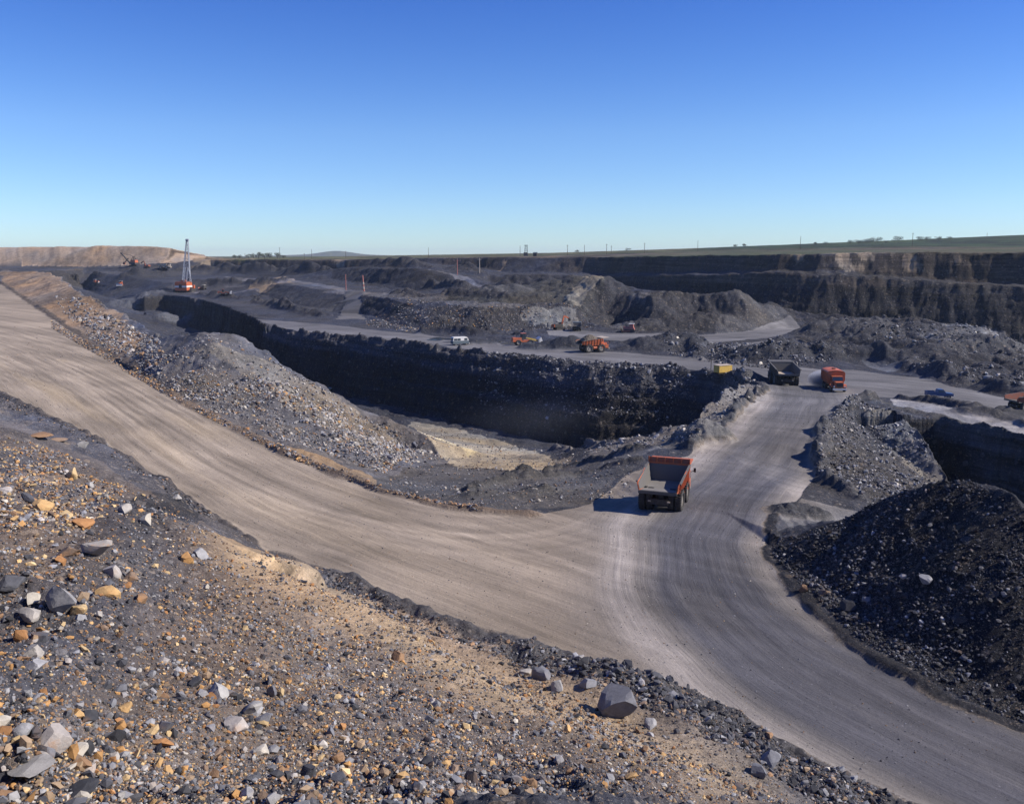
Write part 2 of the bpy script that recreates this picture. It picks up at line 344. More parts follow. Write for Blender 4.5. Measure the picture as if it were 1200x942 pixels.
paint([(612,361),(675,362),(682,380),(655,384),(612,376)], None, (.30,.26,.20), 1.2, 1., soft=1.5, mix=.7)
paint([(520,354),(540,345),(590,338),(640,332),(690,325),(712,329),(708,384),(690,372),(600,357)], 'spoil_mound', (.052,.047,.038), .9, .5, soft=.6)
paint([(664,352),(686,327),(700,325),(712,330),(682,362)], None, (.30,.235,.15), .6, .5, soft=1.8, mix=.7)  # golden sunlight on the ridge, painted into the mound's colour
paint([(741,341),(760,345),(862,346),(885,355),(925,359),(933,384),(880,389),(760,391),(706,385),(712,329)], 'spoil_mound', (.036,.035,.036), 1.2, .6, soft=.6)
paint([(712,372),(745,345),(762,348),(748,388),(720,387)], None, (.09,.088,.088), 1., .9, soft=1.5)
paint([(835,392),(850,346),(885,356),(922,362),(928,380),(880,388)], None, (.11,.10,.09), 1., .7, soft=1.2, mix=.8)
paint([(925,386),(1010,374),(1070,372),(1150,383),(1200,396),(1200,462),(1100,442),(1010,420),(940,405)], 'spoil_mound', (.026,.027,.032), 1.1, .7, soft=1)
paint([(1072,399),(1150,384),(1180,392),(1160,402),(1130,396),(1110,404)], None, (.16,.145,.13), .7, .6, soft=1)
paint([(935,404,-27),(1000,413,-27),(1060,433,-26.5),(1040,437,-26.5),(990,420,-27),(930,410,-27)], None, (.17,.16,.155), .1, .3, soft=.6)
for q in ([(262,327),(340,329),(395,336),(412,341),(402,343),(385,338),(330,331),(262,329)], [(500,316),(545,325),(562,334),(600,341),(596,344),(552,337),(530,325),(498,318)], [(380,342),(420,343),(470,346),(470,348),(420,346),(378,344)], [(205,334),(300,338),(306,342),(205,337)]):
    paint(q, None, (.21,.19,.18), .08, .3, soft=.5, mix=.8)
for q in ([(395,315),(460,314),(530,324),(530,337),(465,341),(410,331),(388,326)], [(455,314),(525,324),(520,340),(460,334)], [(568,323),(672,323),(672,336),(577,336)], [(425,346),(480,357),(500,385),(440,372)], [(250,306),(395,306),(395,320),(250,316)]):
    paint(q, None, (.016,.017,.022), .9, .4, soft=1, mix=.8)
WP_ = [(310,381,-27),(400,392,-27),(520,408,-27),(650,423,-27),(780,432,-27),(884,454,-26),(850,470,-27),(780,470,190),(650,470,200),(520,455,232),(400,430,275),(310,405,330)]
paint(WP_, None, (.045,.048,.058), 1.3, .9, soft=1, mask=(H1 > -32.5), mix=.85)
# left mound and spoil pile
paint([(-600,318,580),(-100,318.5,560),(0,318.7,520),(35,318.7,470),(62,321.5,410),(95,344.2,306),(128,362.3,266),(160,378.3,230),(190,395.5,200),(215,391,170),(270,390,175),(300,402,178),(420,482,172),(500,515,160),(540,545,-33),(470,560,-27),(440,578,-25),(330,532,-24),(200,467,-22),(95,395,-19.2),(0,331,-12),(-100,329,-12),(-600,327,-10.5)], 'spoil_mound', (.095,.092,.10), .8, .6, soft=.6)
paint([(0,318.7,505),(60,321,405),(90,342,305),(135,366,250),(185,398,180),(150,398,170),(100,352,215),(115,400,200),(95,394,216),(0,331,-12)], None, (.22,.155,.105), .5, .6, soft=1)
paint([(240,392,160),(330,430,165),(440,500,158),(490,520,150),(430,535),(330,470),(230,410)], None, (.24,.2,.15), .8, .8, soft=2.5, mix=.55)
paint([(330,526,-24),(380,540),(440,560),(540,590),(540,600,-25),(440,577,-25),(330,532,-24)], None, (.25,.175,.11), .5, .5, soft=.8)
# ramp and junction flats
paint([(440,562,-27),(500,545),(560,540),(650,545),(740,540),(690,586,-25),(540,598,-25),(450,580,-25)], 'ground', (.085,.078,.075), .3, .3, soft=1)
paint([(480,492,-44),(545,502,-43.8),(600,522,-42.5),(640,536,-37),(670,545,-32),(650,553,-31.5),(600,552,-32),(540,552,-33),(500,535,-36),(470,512,-42)], 'pit_floor', (.31,.265,.20), .25, .5, soft=1.6)
paint([(500,520,-39),(560,530,-37.5),(560,540,-36),(500,530,-38)], None, (.42,.36,.24), .3, .5, soft=2)
paint([(540,560),(600,556),(700,552),(745,548),(700,572),(600,588),(560,588)], 'ground', (.085,.08,.078), .35, .3, soft=2)
paint([(687,524),(787,506),(812,500),(800,520),(740,538),(690,540)], 'ground', (.14,.13,.125), .5, .6, soft=1)
paint([(810,497),(833,470),(852,455),(875,449),(895,456),(878,471),(840,503),(812,520)], 'spoil_mound', (.15,.145,.145), 1., .9, soft=.6)
# right: cone, heap, strip
paint([(968,498,-25),(1000,472,-25),(1046,481,143),(1072,505,134),(1095,540,126),(1104,562,121),(1103,578,116),(1050,607,-26.3),(985,575,-25.7),(955,548,-25)], 'spoil_mound', (.038,.040,.048), .8, .7, soft=.5)
paint([(1010,478),(1040,480),(1075,512),(1100,555),(1100,570),(1060,545)], None, (.20,.18,.15), .8, .9, soft=1.5, mix=.6)
paint([(905,612,-25),(935,581,-25),(985,592,-25.7),(1050,607,-26.3),(1000,614,-26),(950,622,-25.5),(915,628,-25)], 'ground', (.17,.16,.155), .15, .3, soft=1)
paint([(918,628,-24.2),(960,616,-23),(1020,597,-20.8),(1060,582,-19),(1137,566,-17),(1200,589,-16.5),(1300,640,-15),(1600,760,-12),(1500,960,-25),(1205,848,-25),(1100,808,-25),(1013,758,-25),(937,690,-25),(905,650,-25),(905,632,-25)], 'coal_heap', (.014,.0145,.019), .55, .5, soft=.4)
paint([(1040,468,-26),(1100,477,-26),(1200,500,-26),(1420,560,-26),(1420,580,-26),(1200,512,-26),(1100,488,-26),(1045,475,-26)], 'ground', (.27,.25,.24), .25, .4, soft=.7)
# near slope
NRp = [(-900,300,-10),(-600,384,-13),(-150,414,-17.5),(0,465,-20),(100,515,-22.4),(180,565,-24),(310,655,-25),(500,730,-25),(700,795,-25),(850,855,-25),(1040,947,-25),(1200,1015,-25),(1500,1155,-25)]
paint(NRp+[('w',80,-40,0),('w',0,-400,0),('w',-500,-60,0)], 'spoil_slope', (.072,.070,.080), 1.0, .8, soft=.6)
paint([(200,625),(270,640),(450,716),(600,780),(750,849),(940,942),(800,960),(650,945),(400,945),(150,945),(110,830),(200,740),(240,690)], 'spoil_slope', (.135,.10,.075), .6, .8, soft=2, mix=.75)
paint([(258,639),(330,662),(450,714),(600,778),(750,847),(940,941),(890,952),(740,880),(600,826),(500,785),(380,712),(300,676)], 'spoil_slope', (.36,.255,.155), .3, .5, soft=1.3, mix=.85)
paint([(300,705),(380,730),(430,790),(400,800),(330,760)], None, (.20,.165,.13), .3, .4, soft=3, mix=.8)
paint([(350,700),(450,760),(560,850),(520,870),(400,790)], None, (.13,.115,.11), .5, .5, soft=3, mix=.6)
paint([(0,545),(60,560),(130,600),(90,700),(40,690),(0,640)], None, (.2,.15,.115), .6, .9, soft=5, mix=.6)
paint([(-40,478),(0,482),(100,535),(190,590),(260,635),(220,640),(120,590),(40,540),(-40,520)], None, (.135,.112,.10), .7, .7, soft=3, mix=.7)
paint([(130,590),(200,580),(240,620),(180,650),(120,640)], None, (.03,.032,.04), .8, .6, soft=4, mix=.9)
paint([(110,870),(330,850),(380,942),(90,942)], None, (.20,.155,.12), .3, .6, soft=4, mix=.8)
paint([(300,668),(450,714),(633,799),(745,848),(930,938),(1040,950),(900,893),(750,838),(600,775),(450,718),(320,665)], None, (.17,.135,.105), .5, .7, soft=1, mix=.8)
paint([W_q for W_q in [(240,628),(320,655),(450,712),(600,776),(750,846),(935,940),(860,952),(740,872),(600,815),(500,775),(380,716),(290,680)]], None, (.44,.30,.17), .3, .5, soft=1.8, mix=.75)
# broad natural variation of the ground's own colour
nv = fbm(GX, GY, 30, 4, 11)*.5+fbm(GX, GY, 4, 4, 12)*.35
C *= np.clip(1+nv[..., None]*.55, .35, 1.9)
warmv = fbm(GX, GY, 18, 4, 13)[..., None]
C *= 1+warmv*np.array((.14,.02,-.16), np.float32)
gm = (zone == ZN.index('field'))
gv = np.clip(fbm(GX, GY, 120, 3, 14)*1.3, 0, 1)
tex = fbm(GX[gm], GY[gm]*.35, 14, 4, 15); C[gm] *= np.clip(1+.75*tex, .35, 2)[:, None]
C[gm] = C[gm]*(1-gv[gm][:, None]*.6)+np.array((.07,.10,.035), np.float32)*gv[gm][:, None]*.6
m_road = paint(ROAD, 'haul_road', (.255, .208, .162), .04, .12, soft=.35)
BENCH = [(300,374,-27),(380,380,-27),(450,388,-27),(540,397,-27),(620,404,-27),(700,411,-27),(800,418,-27),(880,427,-26.8),(960,432,-26.4),(1000,431,-26),(1080,442,-26),(1200,470,-26),(1400,520,-26),(1400,560,-26),(1200,492,-26),(1100,474,-26),(1030,466,-26),(960,470,-25.6),(900,455,-25.7),(870,441,-26.6),(780,429,-27),(700,426.5,-27),(600,416,-27),(520,407,-27),(440,396.5,-27),(380,391,-27),(320,384,-27)]
m_b = paint(BENCH, 'haul_road', (.135, .13, .135), .05, .2, soft=.6, mask=~m_road)
m_b |= paint([(640,386,-27),(720,391,-27),(820,392,-27),(880,389,-27),(925,383,-27),(945,388,-27),(900,396,-27),(835,402,-27),(815,425,-27),(880,432,-27),(855,415,-27),(870,402,-27),(925,398,-27),(950,404,-27),(925,408,-27),(880,410,-27),(885,425,-27),(800,430,-27),(740,422,-27),(800,424,-27),(808,404,-27),(760,401,-27),(700,398,-27),(640,393,-27)], 'haul_road', (.15,.145,.15), .05, .2, soft=.5, mask=~(m_road|m_b))
m_ramp = paint([(396,374),(424,374),(428,341),(404,341)], 'haul_road', (.115,.11,.112), .08, .2, soft=1.2)
allroad = m_road | m_b | m_ramp
blend = np.where(allroad, .1, 1.)
H1 = np.where(allroad, H0, H1).astype(np.float32)

# facets of the survey and the colour edges are softened inside the loose ground (never across a road edge)
def boxblur(A, k, ax):
    cs = np.cumsum(A, axis=ax, dtype=np.float64); n = A.shape[ax]; hi = np.minimum(np.arange(n)+k, n-1); lo = np.maximum(np.arange(n)-k-1, -1)
    a = np.take(cs, hi, ax); bb_ = np.take(cs, np.maximum(lo, 0), ax); sh = [1]*A.ndim; sh[ax] = n
    return a-bb_*(lo >= 0).reshape(sh)
def mblur(A, M, k, it=2):
    Mf = M.astype(np.float32); out = A.copy(); X = A*(Mf if A.ndim == 2 else Mf[..., None]); Wt = Mf
    for _ in range(it):
        for ax in (0, 1): X = boxblur(X, k, ax); Wt = boxblur(Wt, k, ax)
        s = (2*k+1.)**2; X /= s; Wt = Wt/s
    m = M & (Wt > 1e-3); out[m] = X[m]/(Wt[m] if A.ndim == 2 else Wt[m][:, None]); return out
RGb = mblur(RG, np.ones_like(allroad), 16); RG = np.where(allroad, RG, RGb).astype(np.float32)
ir = int(np.searchsorted(rr, 60)); sl_ = slice(0, ir)
M_ = ~allroad[sl_]
hb = mblur(H1[sl_], M_, 22); dn_ = np.clip((44-dgrid[sl_])/14, 0, 1); H1[sl_] = np.where(M_, H1[sl_]*(1-dn_)+hb*dn_, H1[sl_])
slope_z = zone[sl_] == ZN.index('spoil_slope')
C[sl_] = mblur(C[sl_], slope_z, 26)
# ---- windrows (low ridges of scraped rubble) along the road edges
def ridge(pts, h, wd, rgb=None, lump=.6, seed=0, rough=None):
    global H1, C, RG
    pl = [W(p)[:2] for p in pts]; P = np.array(pl); mg = wd*4
    bb = (GX > P[:, 0].min()-mg) & (GX < P[:, 0].max()+mg) & (GY > P[:, 1].min()-mg) & (GY < P[:, 1].max()+mg); i = np.nonzero(bb)
    x, y = GX[i], GY[i]; S, T = trackcoord(pl, x, y)
    T = T+fbm(x, y, wd*4, 3, seed)*wd*.5
    g = np.exp(-(T/wd)**2)
    hh = h*(1+lump*fbm(x, y, wd*2.2, 3, seed+1, .6))
    H1[i] += (g*np.clip(hh, 0, None)).astype(np.float32)
    k = np.clip(g*2.2-.5, 0, 1)
    if rgb is not None: C[i] = C[i]*(1-k[:, None])+np.array(rgb, np.float32)*k[:, None]
    RG[i] = RG[i]*(1-k)+(rough if rough is not None else .9)*k
    if ZR is not None:
        m = (k > .22); ij = (i[0][m], i[1][m]); sub = zone[ij] == ZN.index('haul_road'); zone[ij[0][sub], ij[1][sub]] = ZR
ZN.append('windrow'); ZR = ZN.index('windrow')
RNp = [(-600,380,-13),(-150,410,-17.5),(0,460,-20),(100,510,-22.4),(180,560,-24),(310,650,-25),(500,725,-25),(700,790,-25),(850,850,-25),(1040,942,-25),(1200,1010,-25),(1500,1150,-25)]
ridge(RNp, .28, .6, (.075,.066,.064), .7, 21, .5)
ridge(RNp[5:], .12, 1.0, (.075,.07,.072), .8, 22, .6)
ridge([(620,772,-24.8),(700,803,-24.5),(800,845,-24.5),(930,905,-24.5),(1060,965,-24.5)], .32, 1.6, (.07,.068,.072), .8, 23)
RFp = [(-100,329,-12),(0,331,-12),(95,394,216),(200,463,-22),(330,529,-24),(440,573,-25),(540,596,-25),(620,604,-25)]
ridge(RFp[1:4], .14, 1.0, (.10,.08,.065), .6, 24, .4)
ridge(RFp[3:], .2, 1.0, (.15,.11,.08), .6, 25, .4)
ridge([(905,605,-25),(901,650,-25),(932,695,-25),(1011,765,-25),(1100,815,-25),(1205,855,-25),(1500,980,-25)], .16, .6, (.02,.02,.024), .5, 26, .3)
ridge([(1040,474,-25.5),(1000,473,-25.2),(970,500,-25),(961,525,-25),(962,545,-25),(975,562,-25.4),(1010,585,-26)], 1.0, 1.1, (.06,.06,.065), .7, 27)
ridge([(893,458,-25.5),(876,472,-25),(838,506,-25),(810,527,-25.2)], .9, 1.0, (.07,.07,.075), .8, 28)
ridge([(310,381,-27),(335,387,-27),(400,394,-27),(450,400,-27),(520,410,-27),(560,414,-27)], .8, 1.3, (.06,.06,.065), .8, 29)
ridge([(690,430,-27),(780,434,-27),(830,439,-27),(865,446,-26.5),(884,453,-26)], 1.1, 2.6, (.055,.055,.06), .9, 30)
ridge([(1060,468,-26),(1110,475,-26),(1200,498,-26),(1400,560,-26)], .5, 1.4, (.045,.045,.05), .8, 31)
ridge([(1050,481,-26),(1100,491,-26),(1200,514,-26),(1500,592,-26)], .35, 1.4, (.06,.06,.063), .8, 32)
ridge([(960,409,-27),(1010,420,-27),(1060,433,-26.7),(1120,448,-26.5),(1200,466,-26.5)], 1.6, 2.6, (.045,.045,.05), .8, 33)
ridge([(645,531,-38),(687,527,-33),(733,518,-28.8),(787,508,-27),(812,500,-26)], .7, 1.3, (.12,.11,.105), .9, 34)
ridge([(600,556,-30.5),(660,550,-30.5),(720,542,-28),(765,532,-26.3)], .7, .8, (.04,.04,.042), .8, 35)
ridge([(545,575,-27),(600,566,-28),(680,556,-27.6),(745,546,-26)], .5, .9, (.05,.048,.048), .8, 36)
ridge([(560,585,-26.5),(620,582,-26.5)], .5, 3.0, (.07,.065,.06), .6, 37)
for n_, (a, h_, w_) in enumerate((([(225,331,700),(290,333,680),(330,327,660)],3.5,7),([(235,322,830),(300,321,800),(360,322,760)],5,8),([(300,347,560),(270,351,560),(235,346,610)],2.2,6),([(440,309,640),(500,310,600),(560,316,560)],4,7),
    ([(470,345,430),(530,350,395),(590,354,372)],2.0,5),([(600,326,470),(660,326,450)],4,7),([(560,343,420),(600,340,430)],3,6),([(150,326,760),(190,325,780)],5,8),([(345,318,740),(380,320,700)],5,7),([(505,330,500),(545,333,470)],3,5),
    ([(330,362,-27),(380,372,-27)],1.6,4),([(500,391,-27),(560,394,-27),(620,394,-27)],1.4,3),([(820,408,-27),(812,420,-27)],1.2,2.5),([(300,352,520),(340,364,450)],2.0,4))):
    ridge(a, h_, w_, (.03,.03,.035), .9, 140+n_, 1.1)
def mound(u, v, k, rx, ry, h, rgb=None, seed=0):
    global H1, C, RG
    c = W((u, v, k)); X = GX-c[0]; Y = GY-c[1]; m = (abs(X) < rx*2.5) & (abs(Y) < ry*2.5); i = np.nonzero(m)
    x, y = GX[i], GY[i]; q = np.sqrt(((x-c[0])/rx)**2+((y-c[1])/ry)**2)+fbm(x, y, rx*.8, 4, seed)*.22
    g = np.clip(1.15-q, 0, 1); g = g*g*(3-2*g) if h > 4 else g
    H1[i] += h*g; k2 = np.clip(g*3, 0, 1)
    if rgb is not None: C[i] = C[i]*(1-k2[:, None])+np.array(rgb, np.float32)*k2[:, None]
    RG[i] = np.maximum(RG[i], .9*k2)
    hr = zone[i] == ZN.index('haul_road'); mm = hr & (k2 > .3); zone[i[0][mm], i[1][mm]] = ZN.index('spoil_mound')
DK = (.05,.05,.054)
for a in ((775,409,-27,12,7,3.2,DK,41),(800,407,-27,9,6,3,DK,42),(750,404,-27,8,7,2.4,DK,43),(900,420,-27,13,7,4.2,DK,44),(930,424,-27,12,6,3.8,DK,45),(880,424,-27,8,5,2.8,DK,46),
          (560,402,-27,9,5,.9,DK,47),(645,408,-27,10,5,2.0,DK,48),(670,409,-27,9,4,2.0,DK,49),(990,392,-27,18,10,5,DK,50),(1040,398,-26,22,12,4,DK,51),(1120,418,-25,26,14,4,DK,52),(1000,425,-27,14,5,3,DK,53),
          (866,446,-26,7,4,1.3,(.07,.07,.073),55),(1180,486,-26,10,4,.7,DK,56),(716,368,346,10,16,-6.5,(.03,.03,.034),66),(735,376,338,8,10,-4,(.03,.03,.034),67),(815,372,336,14,10,-3.5,(.03,.03,.034),68),(700,338,372,9,14,3.5,None,69),(775,358,342,12,10,3,None,70),(870,362,342,10,10,3.5,None,71),(935,598,-25,3,2,.7,DK,57),  # negative heights: hollows carved and coloured dark to imitate the mounds' shaded sides
          (822,512,-25,4,4,2.6,(.14,.135,.13),59),(160,352,-31,20,22,7,(.10,.1,.105),60),(200,372,-38,12,18,5,(.10,.1,.105),61),(270,340,-27,16,14,4,(.09,.08,.075),62),(1165,395,-20,12,8,3,(.1,.095,.09),63),(375,366,-27,14,10,.8,DK,64),(590,372,-26,12,6,3,(.09,.085,.08),65)):
    mound(*a)
# ---- relief at every scale the viewpoint resolves
print('relief')
rot = .5
for k, wl in enumerate((9, 4.5, 2.2, 1.1, .55, .27, .135, .07)):
    imax = int(np.searchsorted(rr, wl/.0045)); imax = min(NR, imax)
    if imax < 10: continue
    s = (slice(0, imax), slice(68, 68+1182) if wl < 3 else slice(None))
    x, y = GX[s], GY[s]; d = dgrid[s]
    fade = np.clip((wl/.0045-d)/(wl/.0045*.4), 0, 1)
    n = vn(x/wl+3.1*k, y/wl-7.7*k, 70+k) ; n = n+.6*(1-2*np.abs(vn(x/wl*1.3, y/wl*1.3, 90+k)))
    H1[s] += (n*fade*RG[s]*(.075 if wl > 1 else .085)*wl*np.where((d < 60) & (wl > .2) & (wl < 3), 1.5, 1.)).astype(np.float32)
# ledges left by the benches on steep faces
stw = np.where(up, .35, 1.)*np.clip((samp(SL, GX+WX, GY+WY)-.5)/.5, 0, 1)*np.clip((dgrid-90)/40, 0, 1)*(~allroad)
ph = H1/3.1+fbm(GX, GY, 40, 2, 61)*.5; H1 += (stw*.42*np.sin(2*math.pi*ph)).astype(np.float32)
ph = H1/1.3+fbm(GX, GY, 15, 2, 62)*.6; H1 += (stw*.12*np.sin(2*math.pi*ph)).astype(np.float32)
bx = cellmax(GX[:, 68:1250], GY[:, 68:1250], 4.5, 64, .3); H1[:, 68:1250] += ((bx-.25)*1.1*np.clip(RG[:, 68:1250]-.3, 0, 1)*np.clip((dgrid[:, 68:1250]-150)/80, 0, 1)*(dgrid[:, 68:1250] < 700)).astype(np.float32)
# rubble blocks as relief
for wl, a, thr in ((2.6, .55, .45), (1.3, .33, .35), (.6, .16, .3), (.26, .075, .25)):
    imax = min(NR, int(np.searchsorted(rr, wl/.0035)))
    s = (slice(0, imax), slice(68, 68+1182)); x, y = GX[s], GY[s]
    cm = cellmax(x, y, wl, 33, thr)
    dn = np.clip(fbm(x, y, wl*9, 2, 35)+.35, 0, 1)
    if wl > 1: dn = dn*np.clip((dgrid[s]-60)/45, .12, 1)
    on = dn*np.clip(RG[s]-.25, 0, 1)*1.3
    H1[s] += ((cm-.25)*on*a).astype(np.float32)
# vertical ribs and bedding on the faces are carried by the warp; road ruts
TA = {}
rd = zone == ZN.index('haul_road'); ri = np.nonzero(rd)
trk = np.zeros((NR, NT, 4), np.float32); rwt = np.zeros((NR, NT), np.float32)
x, y = GX[ri], GY[ri]
sA, tA = trackcoord(TW['A'], x, y); sB, tB = trackcoord(TW['B'], x, y); sC, tC = trackcoord(TW['C'], x, y); sD, tD = trackcoord(TW['D'], x, y)
useC = (np.abs(tC) < np.minimum(np.abs(tB), np.abs(tA))) & (y > 160); sA = np.where(useC, sC, sA); tA = np.where(useC, tC, tA)
useD = (np.abs(tD) < np.abs(tC)*.8) & (y > 235); sA = np.where(useD, sD, sA); tA = np.where(useD, tD, tA)
wob = fbm(x, y, 14, 3, 40)
wB = np.clip((13.5-np.abs(tB+wob*2.0))/8, 0, 1)*np.where(useC & (y > 172), 0, 1)
trk[ri] = np.stack([sA, tA+wob*.6, sB, tB+wob*.6], -1); rwt[ri] = wB
# the road's own surface: dark compacted lane on the curve, pale dusty shoulders, yellow clay smears on the straight
lane = np.clip((5.2-np.abs(tB+wob*1.1+.3))/1.6, 0, 1)*np.clip((172-y)/25, 0, 1)
fy = np.clip((y-146)/18, 0, 1)*(np.abs(x) < 120)*(x > 20)
lane *= np.clip(1.0-.5*np.clip((y-85)/40, 0, 1)+.25*vn(sB/9, tB/1.2, 41), 0, 1)
pale = np.clip(1-np.abs(np.abs(tB+wob*.8+.4)-7.4)/2.3, 0, 1)*np.clip((175-y)/25, 0, 1)
c = C[ri]
mainr = (y < 172) & ~useC
kg = np.clip((y-88)/50, 0, 1)*mainr*np.clip((x+4)/18, 0, 1); kb = np.clip(np.maximum(kg, wB*.75*mainr), 0, 1)[:, None]
c = c*(1-kb)+np.array((.150,.142,.140))*kb
fyy = fy[:, None]; c = c*(1-fyy)+np.array((.135,.13,.132))*fyy
sE, tE = trackcoord(smooth_poly([W(q)[:2] for q in [(-60,375,-16),(0,392,-18),(110,448,-21.5),(200,506,-23.3),(330,572,-24.6),(480,616,-25),(620,625,-25),(700,595,-25),(770,545,-25),(840,500,-25),(900,462,-25.5)]]), x, y); sF, tF = trackcoord(smooth_poly([W(q)[:2] for q in [(0,400,-18),(110,456,-21.5),(200,522,-23.5),(330,600,-24.8),(600,640,-25),(720,700,-25),(860,775,-25),(1100,890,-25)]]), x, y)
wE = np.exp(-(tE/7.5)**2)*mainr; wF = np.exp(-(tF/6)**2)*mainr
c = c*(1+(wE*(vn(sE/40, tE/.7, 55)*.22+vn(sE/25, tE/2.3, 56)*.15)+wF*(vn(sF/40, tF/.8, 57)*.17))[:, None])
c = c*(1-lane[:, None]*.95)+np.array((.078,.076,.085))*lane[:, None]*.95
c = c*(1-pale[:, None]*.75)+np.array((.34,.30,.27))*pale[:, None]*.75
st1 = vn(sA/26, tA/1.1+wob, 42)*.5+vn(sA/11, tA/.5, 43)*.35+vn(sA/40, tA/3, 44)*.5
st2 = vn(sB/26, tB/1.0+wob, 45)*.5+vn(sB/12, tB/.5, 46)*.35+vn(sB/50, tB/2.6, 47)*.4
st = st1*(1-wB)+st2*wB
pt = fbm(x, y, 9, 4, 52); c = c*(1+.22*st[:, None]+.20*pt[:, None])
xt = trackcoord(TW['A'], x*.94+y*.2, y*.96-x*.16); c = c*(1+.10*np.clip(vn(xt[0]/30, xt[1]/.9, 53)*1.6, -1, 1)[:, None])
ylw = np.clip(fbm(sA/6, tA*1.1, 5, 3, 48)*1.4-.1, 0, 1)*(1-wB)*mainr*np.clip(1-np.abs(sA-210)/170, 0, 1)
c = c*(1-ylw[:, None]*.5)+np.array((.42,.315,.185))*ylw[:, None]*.5
C[ri] = c.astype(np.float32)
H1[ri] += (st*.035+.03*vn(x/.8, y/.8, 49)*.5).astype(np.float32)

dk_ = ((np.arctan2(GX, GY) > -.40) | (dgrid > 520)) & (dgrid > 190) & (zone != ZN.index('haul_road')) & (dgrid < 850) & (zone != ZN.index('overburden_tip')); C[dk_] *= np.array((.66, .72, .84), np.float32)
AZ_ = np.arctan2(GX, GY)
H1 += 36*np.exp(-((AZ_-math.atan(-205/F))/.045)**2)*np.exp(-((dgrid-7900)/900)**2)*(1+.25*np.sin(AZ_*90))
# ------------------------------------------------------------------ materials
def mat(name, rgb=(.5,.5,.5), rough=.8, metal=0, grime=.25, scale=3.0, spec=.3):
    m = bpy.data.materials.new(name); m.use_nodes = True; nt = m.node_tree; b = nt.nodes['Principled BSDF']
    b.inputs['Roughness'].default_value = rough; b.inputs['Metallic'].default_value = metal; b.inputs['Specular IOR Level'].default_value = spec
    tc = nt.nodes.new('ShaderNodeTexCoord'); n = nt.nodes.new('ShaderNodeTexNoise'); n.inputs['Scale'].default_value = scale; n.inputs['Detail'].default_value = 6; n.inputs['Roughness'].default_value = .7
    r = nt.nodes.new('ShaderNodeValToRGB'); r.color_ramp.elements[0].position = .35; r.color_ramp.elements[1].position = .68
    g_ = min(1, grime*1.5); d = tuple(q*(1-g_)+k_*g_ for q, k_ in zip(rgb, (.13, .115, .10))); r.color_ramp.elements[0].color = (*d, 1); r.color_ramp.elements[1].color = (*rgb, 1)
    nt.links.new(tc.outputs['Object'], n.inputs[0]); nt.links.new(n.outputs[0], r.inputs[0]); nt.links.new(r.outputs[0], b.inputs['Base Color'])
    return m
class NB:
    def __init__(s, m): s.nt = m.node_tree
    def n(s, t, **k):
        q = s.nt.nodes.new('ShaderNode'+t)
        for a, b in k.items():
            if a.startswith('i_'): q.inputs[a[2:].replace('_', ' ')].default_value = b
            else: setattr(q, a, b)
        return q
    def l(s, a, b): s.nt.links.new(a, b)
    def math(s, op, a, b=None, c=None, clamp=False):
        q = s.n('Math', operation=op, use_clamp=clamp)
        for i, z in enumerate((a, b, c)):
            if z is None: continue
            if isinstance(z, (int, float)): q.inputs[i].default_value = z
            else: s.l(z, q.inputs[i])
        return q.outputs[0]
    def mixc(s, f, a, b, mode='MIX'):
        q = s.n('Mix', data_type='RGBA', blend_type=mode)
        for i, z in ((0, f), (6, a), (7, b)):
            if isinstance(z, (int, float)): q.inputs[i].default_value = z
            elif isinstance(z, tuple): q.inputs[i].default_value = (*z, 1)
            else: s.l(z, q.inputs[i])
        return q.outputs[2]
